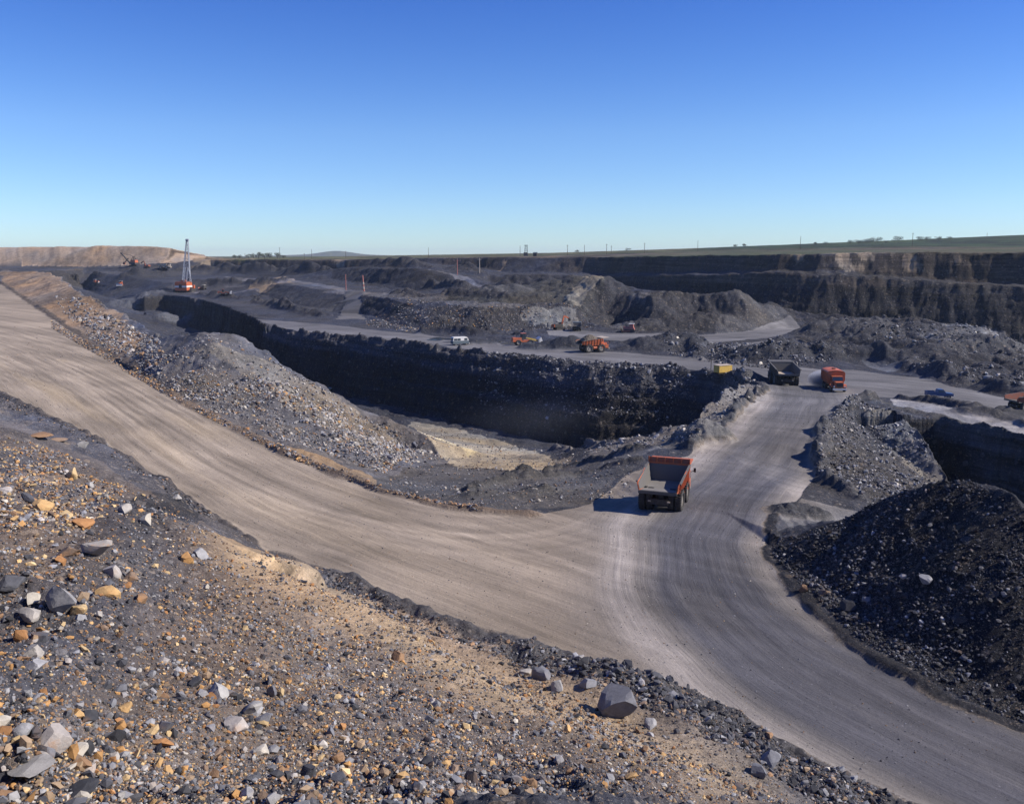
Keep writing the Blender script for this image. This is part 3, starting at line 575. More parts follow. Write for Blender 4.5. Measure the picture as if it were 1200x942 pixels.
def ground_material():
    m = bpy.data.materials.new('spoil_and_shale'); m.use_nodes = True; N = NB(m); b = m.node_tree.nodes['Principled BSDF']
    b.inputs['Roughness'].default_value = .88; b.inputs['Specular IOR Level'].default_value = .18
    at = N.n('Attribute', attribute_name='Col'); pos = N.n('NewGeometry').outputs['Position']
    base = at.outputs['Color']; spk = at.outputs['Alpha']; bump = None; cur = base
    # bedding: layers that lie level and show on the steep faces only
    gn = N.n('NewGeometry'); sz = N.n('SeparateXYZ'); N.l(gn.outputs['True Normal'], sz.inputs[0]); stf = N.math('MULTIPLY_ADD', sz.outputs[2], -2.6, 2.1, clamp=True)
    vmb = N.n('VectorMath', operation='MULTIPLY'); N.l(pos, vmb.inputs[0]); vmb.inputs[1].default_value = (.025, .025, .75)
    bed = N.n('TexNoise', i_Scale=1., i_Detail=5., i_Roughness=.75); N.l(vmb.outputs[0], bed.inputs[0])
    bf = N.math('MULTIPLY_ADD', bed.outputs[0], 5.5, -1.75, clamp=False); bf = N.math('MAXIMUM', bf, .25); bf = N.math('MINIMUM', bf, 2.6)
    bm1 = N.math('ADD', N.math('MULTIPLY', bf, stf), N.math('SUBTRACT', 1., stf)); vmm = N.n('VectorMath', operation='SCALE'); N.l(cur, vmm.inputs[0]); N.l(bm1, vmm.inputs['Scale']); cur = vmm.outputs[0]
    big = N.n('TexNoise', i_Scale=.35, i_Detail=8., i_Roughness=.72); N.l(pos, big.inputs[0])
    f = N.math('MULTIPLY_ADD', big.outputs[0], 1.7, .15)
    cur = N.mixc(1.0, cur, N.n('CombineColor').outputs[0], 'MIX') if False else cur
    vm = N.n('VectorMath', operation='SCALE'); N.l(cur, vm.inputs[0]); N.l(f, vm.inputs['Scale']); cur = vm.outputs[0]
    fine = N.n('TexNoise', i_Scale=5., i_Detail=8., i_Roughness=.78); N.l(pos, fine.inputs[0])
    f2 = N.math('MULTIPLY_ADD', fine.outputs[0], 2.2, -.1, clamp=False)
    vm = N.n('VectorMath', operation='SCALE'); N.l(cur, vm.inputs[0]); N.l(f2, vm.inputs['Scale']); cur = vm.outputs[0]
    hsum = N.math('ADD', N.math('MULTIPLY', big.outputs[0], .5), N.math('MULTIPLY', fine.outputs[0], .12))
    # stones at several sizes: each cell its own shade
    for sc_, thr, amt, hh in ((1.1, .80, .55, .22), (3.2, .74, .7, .085), (9., .68, .8, .035), (24., .62, .7, .013)):
        v = N.n('TexVoronoi', feature='F1', i_Scale=sc_, i_Randomness=1.0); N.l(pos, v.inputs[0])
        sx = N.n('SeparateColor'); N.l(v.outputs['Color'], sx.inputs[0])
        on = N.math('GREATER_THAN', sx.outputs[0], thr)
        inside = N.math('LESS_THAN', v.outputs['Distance'], N.math('MULTIPLY_ADD', sx.outputs[1], .35, .18))
        fac = N.math('MULTIPLY', N.math('MULTIPLY', on, inside), N.math('MULTIPLY', spk, amt))
        # stone colour: pale grey or ochre variant of the ground
        stone = N.mixc(sx.outputs[2], (.34,.33,.33), (.42,.29,.16))
        rel = N.mixc(.45, cur, stone)
        k = N.math('MULTIPLY_ADD', sx.outputs[1], 1.1, .3)
        vs = N.n('VectorMath', operation='SCALE'); N.l(rel, vs.inputs[0]); N.l(k, vs.inputs['Scale'])
        cur = N.mixc(fac, cur, vs.outputs[0])
        hsum = N.math('ADD', hsum, N.math('MULTIPLY', N.math('MULTIPLY', on, N.math('SUBTRACT', .5, v.outputs['Distance'])), hh*1.5))
    bp = N.n('Bump', i_Strength=.8, i_Distance=1.0); N.l(hsum, bp.inputs['Height']); N.l(bp.outputs[0], b.inputs['Normal'])
    N.l(cur, b.inputs['Base Color'])
    return m
def road_material():
    m = bpy.data.materials.new('graded_dirt'); m.use_nodes = True; N = NB(m); b = m.node_tree.nodes['Principled BSDF']
    b.inputs['Roughness'].default_value = .9; b.inputs['Specular IOR Level'].default_value = .15
    at = N.n('Attribute', attribute_name='Col'); tk = N.n('Attribute', attribute_name='Track'); pos = N.n('NewGeometry').outputs['Position']
    sx = N.n('SeparateXYZ'); N.l(tk.outputs['Vector'], sx.inputs[0]); wt = at.outputs['Alpha']; tb = tk.outputs['Alpha']
    def streak(s, t, fs, ft, det=5.):
        c = N.n('CombineXYZ'); N.l(N.math('MULTIPLY', s, fs), c.inputs[0]); N.l(N.math('MULTIPLY', t, ft), c.inputs[1])
        n = N.n('TexNoise', i_Scale=1., i_Detail=det, i_Roughness=.68); N.l(c.outputs[0], n.inputs[0]); return n.outputs[0]
    a1 = streak(sx.outputs[0], sx.outputs[1], .05, 1.6); b1 = streak(sx.outputs[2], tb, .05, 1.6)
    a2 = streak(sx.outputs[0], sx.outputs[1], .35, 7.); b2 = streak(sx.outputs[2], tb, .35, 7.)
    def mx(p, q): return N.math('ADD', N.math('MULTIPLY', p, N.math('SUBTRACT', 1., wt)), N.math('MULTIPLY', q, wt))
    s1 = mx(a1, b1); s2 = mx(a2, b2)
    iso = N.n('TexNoise', i_Scale=3., i_Detail=9., i_Roughness=.75); N.l(pos, iso.inputs[0])
    f = N.math('ADD', N.math('MULTIPLY_ADD', s1, 1.0, .0), N.math('ADD', N.math('MULTIPLY', s2, .6), N.math('MULTIPLY', iso.outputs[0], .45)))
    f = N.math('MAXIMUM', f, .15)
    vm = N.n('VectorMath', operation='SCALE'); N.l(at.outputs['Color'], vm.inputs[0]); N.l(f, vm.inputs['Scale']); cur = vm.outputs[0]
    v = N.n('TexVoronoi', feature='F1', i_Scale=4.5); N.l(pos, v.inputs[0]); sc2 = N.n('SeparateColor'); N.l(v.outputs['Color'], sc2.inputs[0])
    fac = N.math('MULTIPLY', N.math('GREATER_THAN', sc2.outputs[0], .88), N.math('LESS_THAN', v.outputs['Distance'], .28))
    vs = N.n('VectorMath', operation='SCALE'); N.l(cur, vs.inputs[0]); N.l(N.math('MULTIPLY_ADD', sc2.outputs[1], 1.2, .45), vs.inputs['Scale'])
    cur = N.mixc(fac, cur, vs.outputs[0])
    h = N.math('ADD', N.math('MULTIPLY', s1, .10), N.math('ADD', N.math('MULTIPLY', s2, .035), N.math('MULTIPLY', iso.outputs[0], .09)))
    bp = N.n('Bump', i_Strength=.8, i_Distance=1.); N.l(h, bp.inputs['Height']); N.l(bp.outputs[0], b.inputs['Normal'])
    N.l(cur, b.inputs['Base Color']); return m
M_ground = ground_material(); M_road = road_material()

# ------------------------------------------------------------------ build the terrain objects
def mesh_from(name, co, faces, mats, smooth=False):
    me = bpy.data.meshes.new(name); nv = len(co); nf, k = faces.shape
    me.vertices.add(nv); me.vertices.foreach_set('co', co.astype(np.float32).ravel())
    me.loops.add(nf*k); me.loops.foreach_set('vertex_index', faces.astype(np.int32).ravel())
    me.polygons.add(nf); me.polygons.foreach_set('loop_start', np.arange(0, nf*k, k, dtype=np.int32))
    if smooth: me.polygons.foreach_set('use_smooth', np.ones(nf, bool))
    else: me.polygons.foreach_set('use_smooth', np.zeros(nf, bool))
    me.update(calc_edges=True)
    for m_ in mats: me.materials.append(m_)
    o = bpy.data.objects.new(name, me); col.objects.link(o); return o
idg = np.arange(NR*NT).reshape(NR, NT)
quads = np.stack([idg[:-1, :-1], idg[:-1, 1:], idg[1:, 1:], idg[1:, :-1]], -1).reshape(-1, 4)
zf = zone[:-1, :-1].reshape(-1)
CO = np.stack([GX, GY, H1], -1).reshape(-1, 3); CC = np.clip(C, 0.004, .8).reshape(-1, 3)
for zi, zn in enumerate(ZN):
    q = quads[zf == zi]
    if len(q) == 0: continue
    used, inv = np.unique(q, return_inverse=True)
    isr = zn == 'haul_road'
    o = mesh_from(zn, CO[used], inv.reshape(-1, 4), [M_road if isr else M_ground], smooth=True)
    a = o.data.attributes.new('Col', 'FLOAT_COLOR', 'POINT')
    al = (rwt if isr else SPK).reshape(-1)[used]
    a.data.foreach_set('color', np.concatenate([CC[used], al[:, None]], 1).astype(np.float32).ravel())
    if isr:
        a = o.data.attributes.new('Track', 'FLOAT_COLOR', 'POINT'); a.data.foreach_set('color', trk.reshape(-1, 4)[used].ravel())
    o['kind'] = 'structure'
H1 = H1.astype(np.float32)
def stone_material():
    m = bpy.data.materials.new('broken_rock'); m.use_nodes = True; N = NB(m); b = m.node_tree.nodes['Principled BSDF']
    b.inputs['Roughness'].default_value = .8; b.inputs['Specular IOR Level'].default_value = .25
    at = N.n('Attribute', attribute_name='Col'); tc = N.n('TexCoord')
    n1 = N.n('TexNoise', i_Scale=3.5, i_Detail=9., i_Roughness=.75); N.l(tc.outputs['Object'], n1.inputs[0])
    vm = N.n('VectorMath', operation='SCALE'); N.l(at.outputs['Color'], vm.inputs[0]); N.l(N.math('MULTIPLY_ADD', n1.outputs[0], 1.5, .25), vm.inputs['Scale'])
    n2 = N.n('TexNoise', i_Scale=1.7, i_Detail=5., i_Roughness=.7); N.l(tc.outputs['Object'], n2.inputs[0])
    st = N.math('MULTIPLY', N.math('MULTIPLY_ADD', n2.outputs[0], 6., -3.3, clamp=True), at.outputs['Alpha'])
    c = N.mixc(st, vm.outputs[0], (.33, .155, .05)); N.l(c, b.inputs['Base Color'])
    bp = N.n('Bump', i_Strength=.6, i_Distance=.04); N.l(n1.outputs[0], bp.inputs['Height']); N.l(bp.outputs[0], b.inputs['Normal'])
    return m
M_stone = stone_material()
def ico(sub):
    import bmesh
    bm = bmesh.new(); bmesh.ops.create_icosphere(bm, subdivisions=sub, radius=1); bm.verts.ensure_lookup_table()
    v = np.array([x.co[:] for x in bm.verts]); f = np.array([[q.index for q in x.verts] for x in bm.faces]); bm.free(); return v, f
def rockshape(sub, seed, cuts=9, jit=.06):
    rg = np.random.default_rng(seed); v, f = ico(sub); v = v.copy()
    for _ in range(cuts):
        n = rg.normal(size=3); n /= np.linalg.norm(n); d = rg.uniform(.40, .66); s = v@n; m = s > d; v[m] -= np.outer(s[m]-d, n)
    v += rg.normal(size=v.shape)*jit*.4; return v/np.abs(v).max(), f
def rotm(rg, n, tilt=.5):
    a = rg.uniform(0, 2*math.pi, n); bx = rg.normal(0, tilt, n); by = rg.normal(0, tilt, n)
    ca, sa = np.cos(a), np.sin(a); Rz = np.zeros((n, 3, 3)); Rz[:, 0, 0] = ca; Rz[:, 0, 1] = -sa; Rz[:, 1, 0] = sa; Rz[:, 1, 1] = ca; Rz[:, 2, 2] = 1
    Rx = np.zeros((n, 3, 3)); Rx[:, 0, 0] = 1; Rx[:, 1, 1] = np.cos(bx); Rx[:, 1, 2] = -np.sin(bx); Rx[:, 2, 1] = np.sin(bx); Rx[:, 2, 2] = np.cos(bx)
    Ry = np.zeros((n, 3, 3)); Ry[:, 1, 1] = 1; Ry[:, 0, 0] = np.cos(by); Ry[:, 0, 2] = np.sin(by); Ry[:, 2, 2] = np.cos(by); Ry[:, 2, 0] = -np.sin(by)
    return Ry@Rx@Rz
SMALL = [rockshape(1, 100+k, 6) for k in range(10)]; TINY = [rockshape(0, 200+k, 3, .3) for k in range(10)] if False else [rockshape(1, 200+k, 5) for k in range(4)]
ICO0 = ico(1)
bpy_ico0 = None
def ico0():
    t = (1+5**.5)/2; v = np.array([(-1,t,0),(1,t,0),(-1,-t,0),(1,-t,0),(0,-1,t),(0,1,t),(0,-1,-t),(0,1,-t),(t,0,-1),(t,0,1),(-t,0,-1),(-t,0,1)])/math.hypot(1, t)
    f = np.array([(0,11,5),(0,5,1),(0,1,7),(0,7,10),(0,10,11),(1,5,9),(5,11,4),(11,10,2),(10,7,6),(7,1,8),(3,9,4),(3,4,2),(3,2,6),(3,6,8),(3,8,9),(4,9,5),(2,4,11),(6,2,10),(8,6,7),(9,8,1)]); return v, f
rgi = np.random.default_rng(77); V0, F0 = ico0()
PEB = [(V0*rgi.uniform(.55, 1.15, (12, 1)), F0) for _ in range(14)]
PAL = {'ochre': [(.40,.22,.085),(.46,.29,.13),(.34,.17,.07),(.5,.36,.19)], 'pale': [(.36,.33,.30),(.43,.39,.33),(.30,.285,.27),(.40,.36,.33)], 'grey': [(.20,.20,.215),(.15,.15,.165),(.26,.255,.26)],
       'stone': [(.27,.262,.262),(.31,.30,.29)], 'dark': [(.06,.06,.068),(.085,.085,.095),(.045,.045,.05)], 'brown': [(.25,.15,.085),(.2,.14,.1),(.28,.2,.13)], 'coal': [(.022,.022,.026),(.04,.04,.046),(.075,.075,.085)]}
def gravel(name, label, poly, n, smin, smax, mixp, seed, alpha=2.0, shapes=PEB, flat=.65, dn=None, clump=.5, sink=.25, pxmin=.9):
    rg = np.random.default_rng(seed); p = wp(poly); P = np.array(p); r = np.hypot(P[:, 0], P[:, 1]); a = np.arctan2(P[:, 0], P[:, 1])
    X = []; Y = []; got = 0
    while got < n:
        k = n*2; rr_ = 1/rg.uniform(1/r.max(), 1/max(r.min(), 7.6), k); aa = rg.uniform(a.min(), a.max(), k); x = rr_*np.sin(aa); y = rr_*np.cos(aa)
        ok = inpoly(x, y, p); dv = np.clip(fbm(x, y, max(1.5, r.min()*.15), 3, seed)*1.2+.6, 0, 1)
        if dn is not None: dv = dv*dn(x, y)
        ok &= rg.uniform(0, 1, k) < (1-clump)+clump*dv
        X.append(x[ok]); Y.append(y[ok]); got += ok.sum()
        if ok.sum() == 0: break
    x = np.concatenate(X)[:n]; y = np.concatenate(Y)[:n]; n = len(x); d = np.hypot(x, y)
    lo = np.maximum(smin, d*pxmin/887.); s = np.minimum(lo*(1-rg.uniform(0, .9995, n))**(-1/alpha), np.maximum(smax, lo*1.6))*.5
    z = samp(H1, x, y); Rm = rotm(rg, n); sc3 = np.stack([s*rg.uniform(.8, 1.35, n), s*rg.uniform(.65, 1.1, n), s*rg.uniform(flat*.6, flat*1.3, n)], -1)
    which = rg.integers(0, len(shapes), n); names = list(mixp); pr = np.array([mixp[q] for q in names], float); pr /= pr.sum(); ci = rg.choice(len(names), n, p=pr)
    cols = np.zeros((n, 3))
    for q, nm in enumerate(names):
        m = ci == q; pal = np.array(PAL[nm]); cols[m] = pal[rg.integers(0, len(pal), m.sum())]
    cols *= rg.uniform(.75, 1.25, (n, 1)); ts = fbm(x, y, 6, 2, seed+9)[:, None]; cols *= 1+.2*ts
    CO_, FA_, CL_ = [], [], []; off = 0
    for w_, (v, f) in enumerate(shapes):
        m = np.nonzero(which == w_)[0]
        if len(m) == 0: continue
        vv = v[None]*sc3[m][:, None]; vv = np.einsum('nij,nkj->nki', Rm[m], vv); vv[..., 0] += x[m][:, None]; vv[..., 1] += y[m][:, None]; vv[..., 2] += (z[m]+s[m]*flat*(1-2*sink))[:, None]
        CO_.append(vv.reshape(-1, 3)); FA_.append((f[None]+(np.arange(len(m))*len(v))[:, None, None]+off).reshape(-1, 3)); off += len(m)*len(v)
        CL_.append(np.repeat(cols[m], len(v), 0))
    co = np.concatenate(CO_); cl = np.concatenate(CL_)
    o = mesh_from(name, co, np.concatenate(FA_), [M_stone]); at = o.data.attributes.new('Col', 'FLOAT_COLOR', 'POINT')
    at.data.foreach_set('color', np.concatenate([cl, np.full((len(cl), 1), .25)], 1).astype(np.float32).ravel())
    o['kind'] = 'stuff'; o['label'] = label; o['category'] = 'gravel'; return o
SLP = [(-40,505),(60,525),(180,590),(265,640),(450,716),(600,780),(750,849),(930,941),(990,985),(400,1010),(-40,1010)]
gravel('gravel', 'mixed ochre and grey gravel covering the near spoil slope', SLP, 95000, .018, .20, {'ochre':2.2,'pale':1.2,'grey':4,'dark':4,'brown':3}, 1, 2.45, sink=.36, pxmin=.9)
gravel('gravel', 'grey brown and ochre broken stone lying thick on the whole near slope', SLP, 20000, .04, .26, {'ochre':2.4,'pale':.9,'grey':3.4,'dark':4,'brown':3.5}, 19, 2.8, sink=.18, flat=.8, pxmin=2.1)
gravel('rubble', 'brown and dark broken rock on the drop between the pale crest and the road', [(300,668),(450,716),(563,777),(633,803),(745,853),(930,945),(1045,948,-25),(850,856,-25),(700,796,-25),(500,731,-25),(310,655,-25)], 16000, .04, .42, {'dark':4,'grey':2,'brown':2.5,'coal':2,'ochre':.3}, 20, 2.4, shapes=SMALL, clump=.6, sink=.3, pxmin=1.1)
gravel('gravel', 'coarser ochre stones strewn over the left of the near slope', [(-40,510),(60,530),(190,600),(240,650),(200,760),(330,850),(60,930),(-40,940)], 1500, .07, .38, {'ochre':2.4,'pale':1.,'grey':3,'dark':4,'brown':3}, 2, 2.4, shapes=SMALL, pxmin=3)
gravel('gravel', 'ochre stone litter along the middle of the near slope', [(250,660),(420,740),(600,850),(700,941),(380,941),(300,830),(180,800),(200,700)], 3400, .045, .24, {'ochre':4,'pale':1.5,'grey':2.5,'dark':1.5,'brown':2.5}, 3, 2.7, shapes=SMALL, pxmin=2.2)
gravel('gravel', 'ochre and brown stone litter at the upper left of the near slope', [(-40,508),(60,525),(150,575),(110,630),(-40,640)], 2600, .08, .42, {'ochre':4,'pale':1.5,'grey':2,'brown':3}, 16, 2.4, shapes=SMALL, pxmin=2)
gravel('rubble', 'dark clods and rubble scraped up along the near road edge', [(0,462,-20),(100,512,-22.4),(180,562,-24),(310,652,-25),(500,727,-25),(700,790,-25),(850,850,-25),(1045,942,-25),(1000,985,-24),(900,925,-24.3),(760,862,-24.3),(600,790,-24.5),(450,722,-24.5),(300,657,-24.6),(170,570,-23.6),(95,518,-22),(0,468,-19.6)], 13000, .06, .5, {'grey':1.5,'dark':5,'coal':3,'brown':1.5,'pale':.1}, 4, 2.3, shapes=SMALL, clump=.6, sink=.35, pxmin=1.2)
gravel('rubble', 'large dark rocks in the roadside rubble near the great boulder', [(560,765,-24.6),(640,780,-24.8),(760,822,-24.9),(930,895,-24.9),(930,915,-24.5),(760,850,-24.4),(640,800,-24.4),(560,775,-24.4)], 260, .25, .9, {'grey':2,'dark':5,'coal':2}, 17, 2.4, shapes=SMALL, clump=.9, sink=.3, pxmin=3)
gravel('rubble', 'earth and small stones along the far edge of the left road', [(60,372,-17),(200,460,-22),(330,526,-24),(440,570,-25),(560,596,-25),(560,602,-25),(440,577,-25),(330,533,-24),(200,467,-22),(60,378,-17)], 6000, .08, .6, {'brown':4,'ochre':.8,'grey':2,'dark':3}, 18, 2.4, clump=.9)
gravel('rubble', 'pale broken stone on the flank of the grey spoil pile', [(62,340,300),(100,346,240),(190,396,160),(250,391,164),(330,430,165),(430,486,161),(500,520,157),(450,560,-29),(330,520,-24.5),(200,458,-21.5),(100,388,216)], 12000, .10, .7, {'pale':2.4,'grey':4,'dark':2.5,'ochre':.35,'brown':1.5}, 5, 2.3, clump=.9, pxmin=1.0)
gravel('rubble', 'coarse pale blocks tipped at the foot of the grey spoil pile', [(300,445,152),(380,470,160),(440,500,158),(520,530,150),(450,548),(380,510),(290,450)], 2500, .25, 1.0, {'pale':4,'grey':3,'ochre':.5,'brown':1}, 6, 2.4, clump=.5, pxmin=1.2)
gravel('rubble', 'coarse grey blocks strewn over the mound beside the left road', [(62,346),(95,350),(180,395),(195,425),(180,440),(120,400)], 1300, .25, 1.3, {'pale':1.4,'grey':4,'brown':2,'dark':1}, 7, 2.2, clump=.6, pxmin=1.2)
gravel('coal', 'lumps of coal over the dark heap at the right', [(918,628,-24.2),(1020,597,-20.8),(1137,566,-17),(1200,589,-16.5),(1300,660,-18),(1500,960,-25),(1205,848,-25),(1100,808,-25),(1013,758,-25),(937,690,-25),(905,650,-25),(905,632,-25)], 26000, .05, .45, {'coal':7,'dark':3,'grey':.9}, 8, 2.3, clump=.8, pxmin=1.0)
gravel('rubble', 'grey stones over the cone shaped pile by the right pit', [(968,498,-25),(1000,472,-25),(1046,482,143),(1072,505,134),(1095,540,126),(1103,572,117),(1050,600,-26.3),(985,572,-25.7),(955,548,-25)], 6000, .1, .7, {'grey':4,'dark':4,'pale':1.3}, 9, 2.3, clump=.8, pxmin=.9)
gravel('rubble', 'broken rock along the rim of the large pit', [(560,412,-27),(700,426,-27),(780,431,-27),(865,444,-26.5),(884,453,-26),(830,470,205),(780,470,200),(650,460,212),(560,440,235)], 5000, .2, 1.3, {'grey':3,'dark':5,'coal':2,'pale':.3}, 10, 2.4, clump=.9, pxmin=.9)
gravel('rubble', 'broken rock piled where the pit meets the haul road', [(790,506),(833,470),(852,456),(875,449),(895,456),(878,471),(840,503),(812,524),(700,532),(690,526)], 4000, .12, 1.0, {'grey':4,'dark':3,'pale':1.5}, 11, 2.3, clump=.7)
gravel('rubble', 'scattered stones over the terraces beyond the pit', [(425,345),(560,362),(690,362),(700,384),(560,389),(500,392),(430,382)], 2200, .2, .9, {'pale':.9,'grey':4,'ochre':.5,'brown':1,'dark':3}, 12, 2.5, clump=.95, pxmin=.8)
gravel('rubble', 'dark rubble over the mounds beside the far roads', [(745,400),(925,404),(1010,375),(1150,384),(1200,396),(1200,466),(1100,444),(1010,424),(900,432),(800,420)], 7000, .25, 1.4, {'grey':3,'dark':5,'pale':.5}, 13, 2.3, clump=.9)
gravel('rubble', 'small stones and clods on the pit ramp', [(480,490),(560,505),(640,530),(740,530),(740,580),(560,598),(450,570)], 3500, .06, .5, {'grey':3,'pale':2,'brown':2,'dark':3}, 14, 2.4, clump=.9)
gravel('gravel', 'fine loose stones scattered on the haul road', [(0,345,-13),(200,470,-22),(440,580,-25),(690,592,-25),(880,480,-25),(960,470,-26),(900,650,-25),(1200,870,-25),(1040,935,-25),(700,785,-25),(310,645,-25),(0,455,-20)], 2600, .04, .14, {'grey':3,'pale':1,'brown':3,'dark':3}, 15, 3., clump=.7, sink=.35, pxmin=.8)

# ------------------------------------------------------------------ single boulders
PAL['pale'] = [tuple(q*.9 for q in c) for c in PAL['pale']]
def boulder(u, v, wpx, hr, kind, label, seed, deep=1.0, stain=.2, slab=False, name='boulder', group=None, hgt=None):
    g = G(u, v+wpx*hr*.35, H1)
    if hgt is not None:
        g = G(u, v+wpx*hr*.3, H1, -hgt)
    d = math.hypot(*g[:2]); s = wpx/F*math.hypot(d, g[2])/2
    v3, f = rockshape(3, seed, 14 if slab else 17, .012); rg = np.random.default_rng(seed)
    for a_ in range(3): 
        v3[:, a_] /= np.abs(v3[:, a_]).max()
    v3 = v3*np.array((s*1.05, s*deep, s*hr))
    v3 = v3@rotm(rg, 1, .18)[0].T
    if slab: v3[:, 2] *= .5
    cl = np.array(PAL[kind][seed % len(PAL[kind])])*rg.uniform(.9, 1.15)
    o = mesh_from(name, v3, f, [M_stone]); o.location = (g[0], g[1], g[2]+s*hr*(.3 if slab else .45))
    at = o.data.attributes.new('Col', 'FLOAT_COLOR', 'POINT'); at.data.foreach_set('color', np.concatenate([np.tile(cl, (len(v3), 1)), np.full((len(v3), 1), stain)], 1).astype(np.float32).ravel())
    for e in o.data.polygons: pass
    o['label'] = label; o['category'] = 'boulder'; o['group'] = group or 'boulders lying on the loose slopes'
    return o
BL = [
 (45,508,24,.5,'brown','flat brown slab at the top left edge of the near slope',1,.2),(70,513,20,.5,'brown','low brown slab just right of the highest flat one, top of the slope',1,.1),(98,521,13,.7,'pale','small pale stone by the dark windrow near the left road',0,0),
 (85,555,14,1.1,'ochre','upright orange stone standing among ochre litter at upper left',0,.5),(32,582,14,.9,'dark','dark block beside the large orange slab, upper left of slope',0,0),(52,592,25,.6,'ochre','broad orange slab right of a dark block, upper left of slope',0,.5),
 (106,567,10,.8,'pale','tiny white stone above the dark hollow on the left slope',0,0),(8,573,16,.6,'pale','white stone cut off by the left edge of the photo, upper slope',0,0),(148,596,18,.8,'pale','bright white angular stone in the dark hollow',0,0),
 (170,608,15,.8,'pale','cream stone just right of the bright white one in the hollow',0,.3),(98,612,23,.5,'ochre','low cream yellow loaf shaped stone left of the dark hollow',0,0),(77,603,16,.6,'ochre','small ochre stone up and left of the cream loaf shaped stone',0,.4),
 (110,640,33,.7,'pale','cream boulder with rust sides above the upright cream one',0,.8),(78,647,22,.7,'brown','rust brown block left of the cream and rust boulder',0,.8),(72,656,14,.8,'ochre','small orange block beneath the rust brown one',0,.6),
 (133,668,19,1.35,'pale','upright cream boulder beside a dark shadow at left',0,.5),(154,675,15,.9,'brown','rounded orange brown stone right of the upright cream boulder',0,.7),(130,692,26,.6,'ochre','rust orange slab below the upright cream boulder',0,.8),
 (72,701,38,1.0,'stone','large square grey block, biggest at lower left of slope',0,.05),(93,713,24,.6,'ochre','rust orange wedge leaning against the large square grey block',0,.8),(38,719,26,.8,'pale','pinkish grey boulder left of the large square grey block',0,.1),
 (39,699,18,.8,'pale','pale grey cobble above the pinkish grey boulder',0,0),(10,682,32,.7,'dark','dark grey boulder at the left edge of the photo',0,0),(235,648,18,.8,'grey','grey stone at the head of the tan ridge',0,0),(218,653,18,.7,'ochre','orange stone left of the grey one at the head of the tan ridge',0,.5),
 (242,687,9,.9,'pale','small cream stone alone below the head of the tan ridge',0,.2),(207,583,14,.6,'pale','beige stone close to the near edge of the left road',0,.2),(165,699,17,.8,'brown','rust stone right of the orange slab at middle left',0,.8),
 (40,764,25,.8,'pale','white grey block resting on another block at far left',0,.1),(38,779,23,.6,'grey','grey flat block beneath the white grey one at far left',0,0),(25,743,18,.7,'ochre','orange stone above the stacked pale blocks at far left',0,.4),
 (65,865,34,.8,'pale','cream boulder with rusty stains near the lower left corner',0,.9),(30,853,24,.8,'grey','grey boulder left of the rust stained one, lower left',0,0),(92,878,25,.8,'pale','pale mottled boulder right of the rust stained one, lower left',0,.1),
 (36,893,44,.35,'pale','long pale slab lying flat near the lower left corner',1,0),(102,839,22,.8,'dark','olive dark stone above the rust stained boulder',0,.4),(228,798,14,1.0,'dark','small dark upright stone in the lower middle of the slope',0,0),
 (256,810,23,1.0,'stone','grey boulder with a lit top left of the white square stone',0,.1),(300,826,24,.8,'pale','white square stone on the lower slope',0,0),(277,848,26,.8,'pale','pinkish tan boulder below the grey boulder with a lit top',0,.6),
 (318,808,12,1.9,'grey','thin grey slab standing on end behind the white square stone',0,0),(305,879,20,.6,'pale','low white stone below the white square stone',0,0),(363,905,20,1.1,'dark','slate grey slab tilted near the bottom edge',0,0),
 (193,773,12,.8,'pale','small cream stone left of the middle of the lower slope',0,.1),(142,849,16,.8,'ochre','orange cobble right of the olive dark stone',0,.4),(148,828,14,.8,'ochre','ochre cobble just above the orange cobble, lower left',0,.4),
 (142,930,14,.8,'pale','pale cobble at the bottom edge left of centre',0,0),(96,925,42,.4,'dark','broad dark slab at the bottom edge near the corner',1,0),(466,768,17,.9,'brown','tan stone alone on the smooth middle of the slope',0,.2),
 (722,824,46,.95,'grey','great grey boulder beside the road, largest in the photo',0,0),(653,803,18,1.0,'stone','grey block two to the left of the great boulder',0,0),(688,800,18,.8,'grey','grey block just left of the great boulder',0,0),(636,790,24,.9,'grey','grey boulder at the head of the roadside blocks',0,.1),
 (502,890,18,.9,'dark','slate lump on the lower slope under the ridge',0,0),(397,887,18,.8,'brown','brown stone near the bottom centre left',0,.3),(405,865,14,.7,'pale','white stone above the brown one near the bottom',0,0),(615,787,16,.5,'pale','low pale stone at the upper end of the roadside blocks',0,0),
 (665,853,10,1.2,'ochre','orange stone on the pale crest below the great boulder',0,.5),(763,847,18,.9,'stone','grey block right of and below the great boulder',0,0),(762,859,10,.8,'grey','small grey stone under the block right of the great boulder',0,0),
 (900,889,24,.9,'grey','grey boulder in the roadside rubble at lower right',0,0),(889,903,18,.8,'grey','grey stone just below the boulder in the lower right rubble',0,0),(944,917,9,.9,'pale','small pale stone in the rubble near the bottom right',0,0),
 (942,689,10,1.1,'brown','tan stone standing at the foot of the coal heap',0,0),(964,692,12,.9,'brown','tan block right of the standing one at the coal heap foot',0,0),(995,708,20,.9,'dark','dark boulder at the foot of the coal heap',0,0),(1015,702,10,.9,'grey','grey stone right of the dark boulder at the coal heap foot',0,0),
 (1058,675,8,.9,'pale','pale stone partway up the coal heap',0,0),(1084,678,14,.8,'grey','grey stone on the middle of the coal heap',0,0),
 (288,443,9,.5,'dark','dark flat block on the grey spoil pile',1,0),(303,470,12,.4,'grey','grey flat slab on the grey spoil pile',1,0),(293,427,7,.6,'pale','pale stone high on the grey spoil pile',0,0),(325,447,8,.6,'pale','cream stone on the ridge of the grey spoil pile',0,.3),(387,455,7,.6,'pale','pale block near the crest of the grey spoil pile',0,0),
]
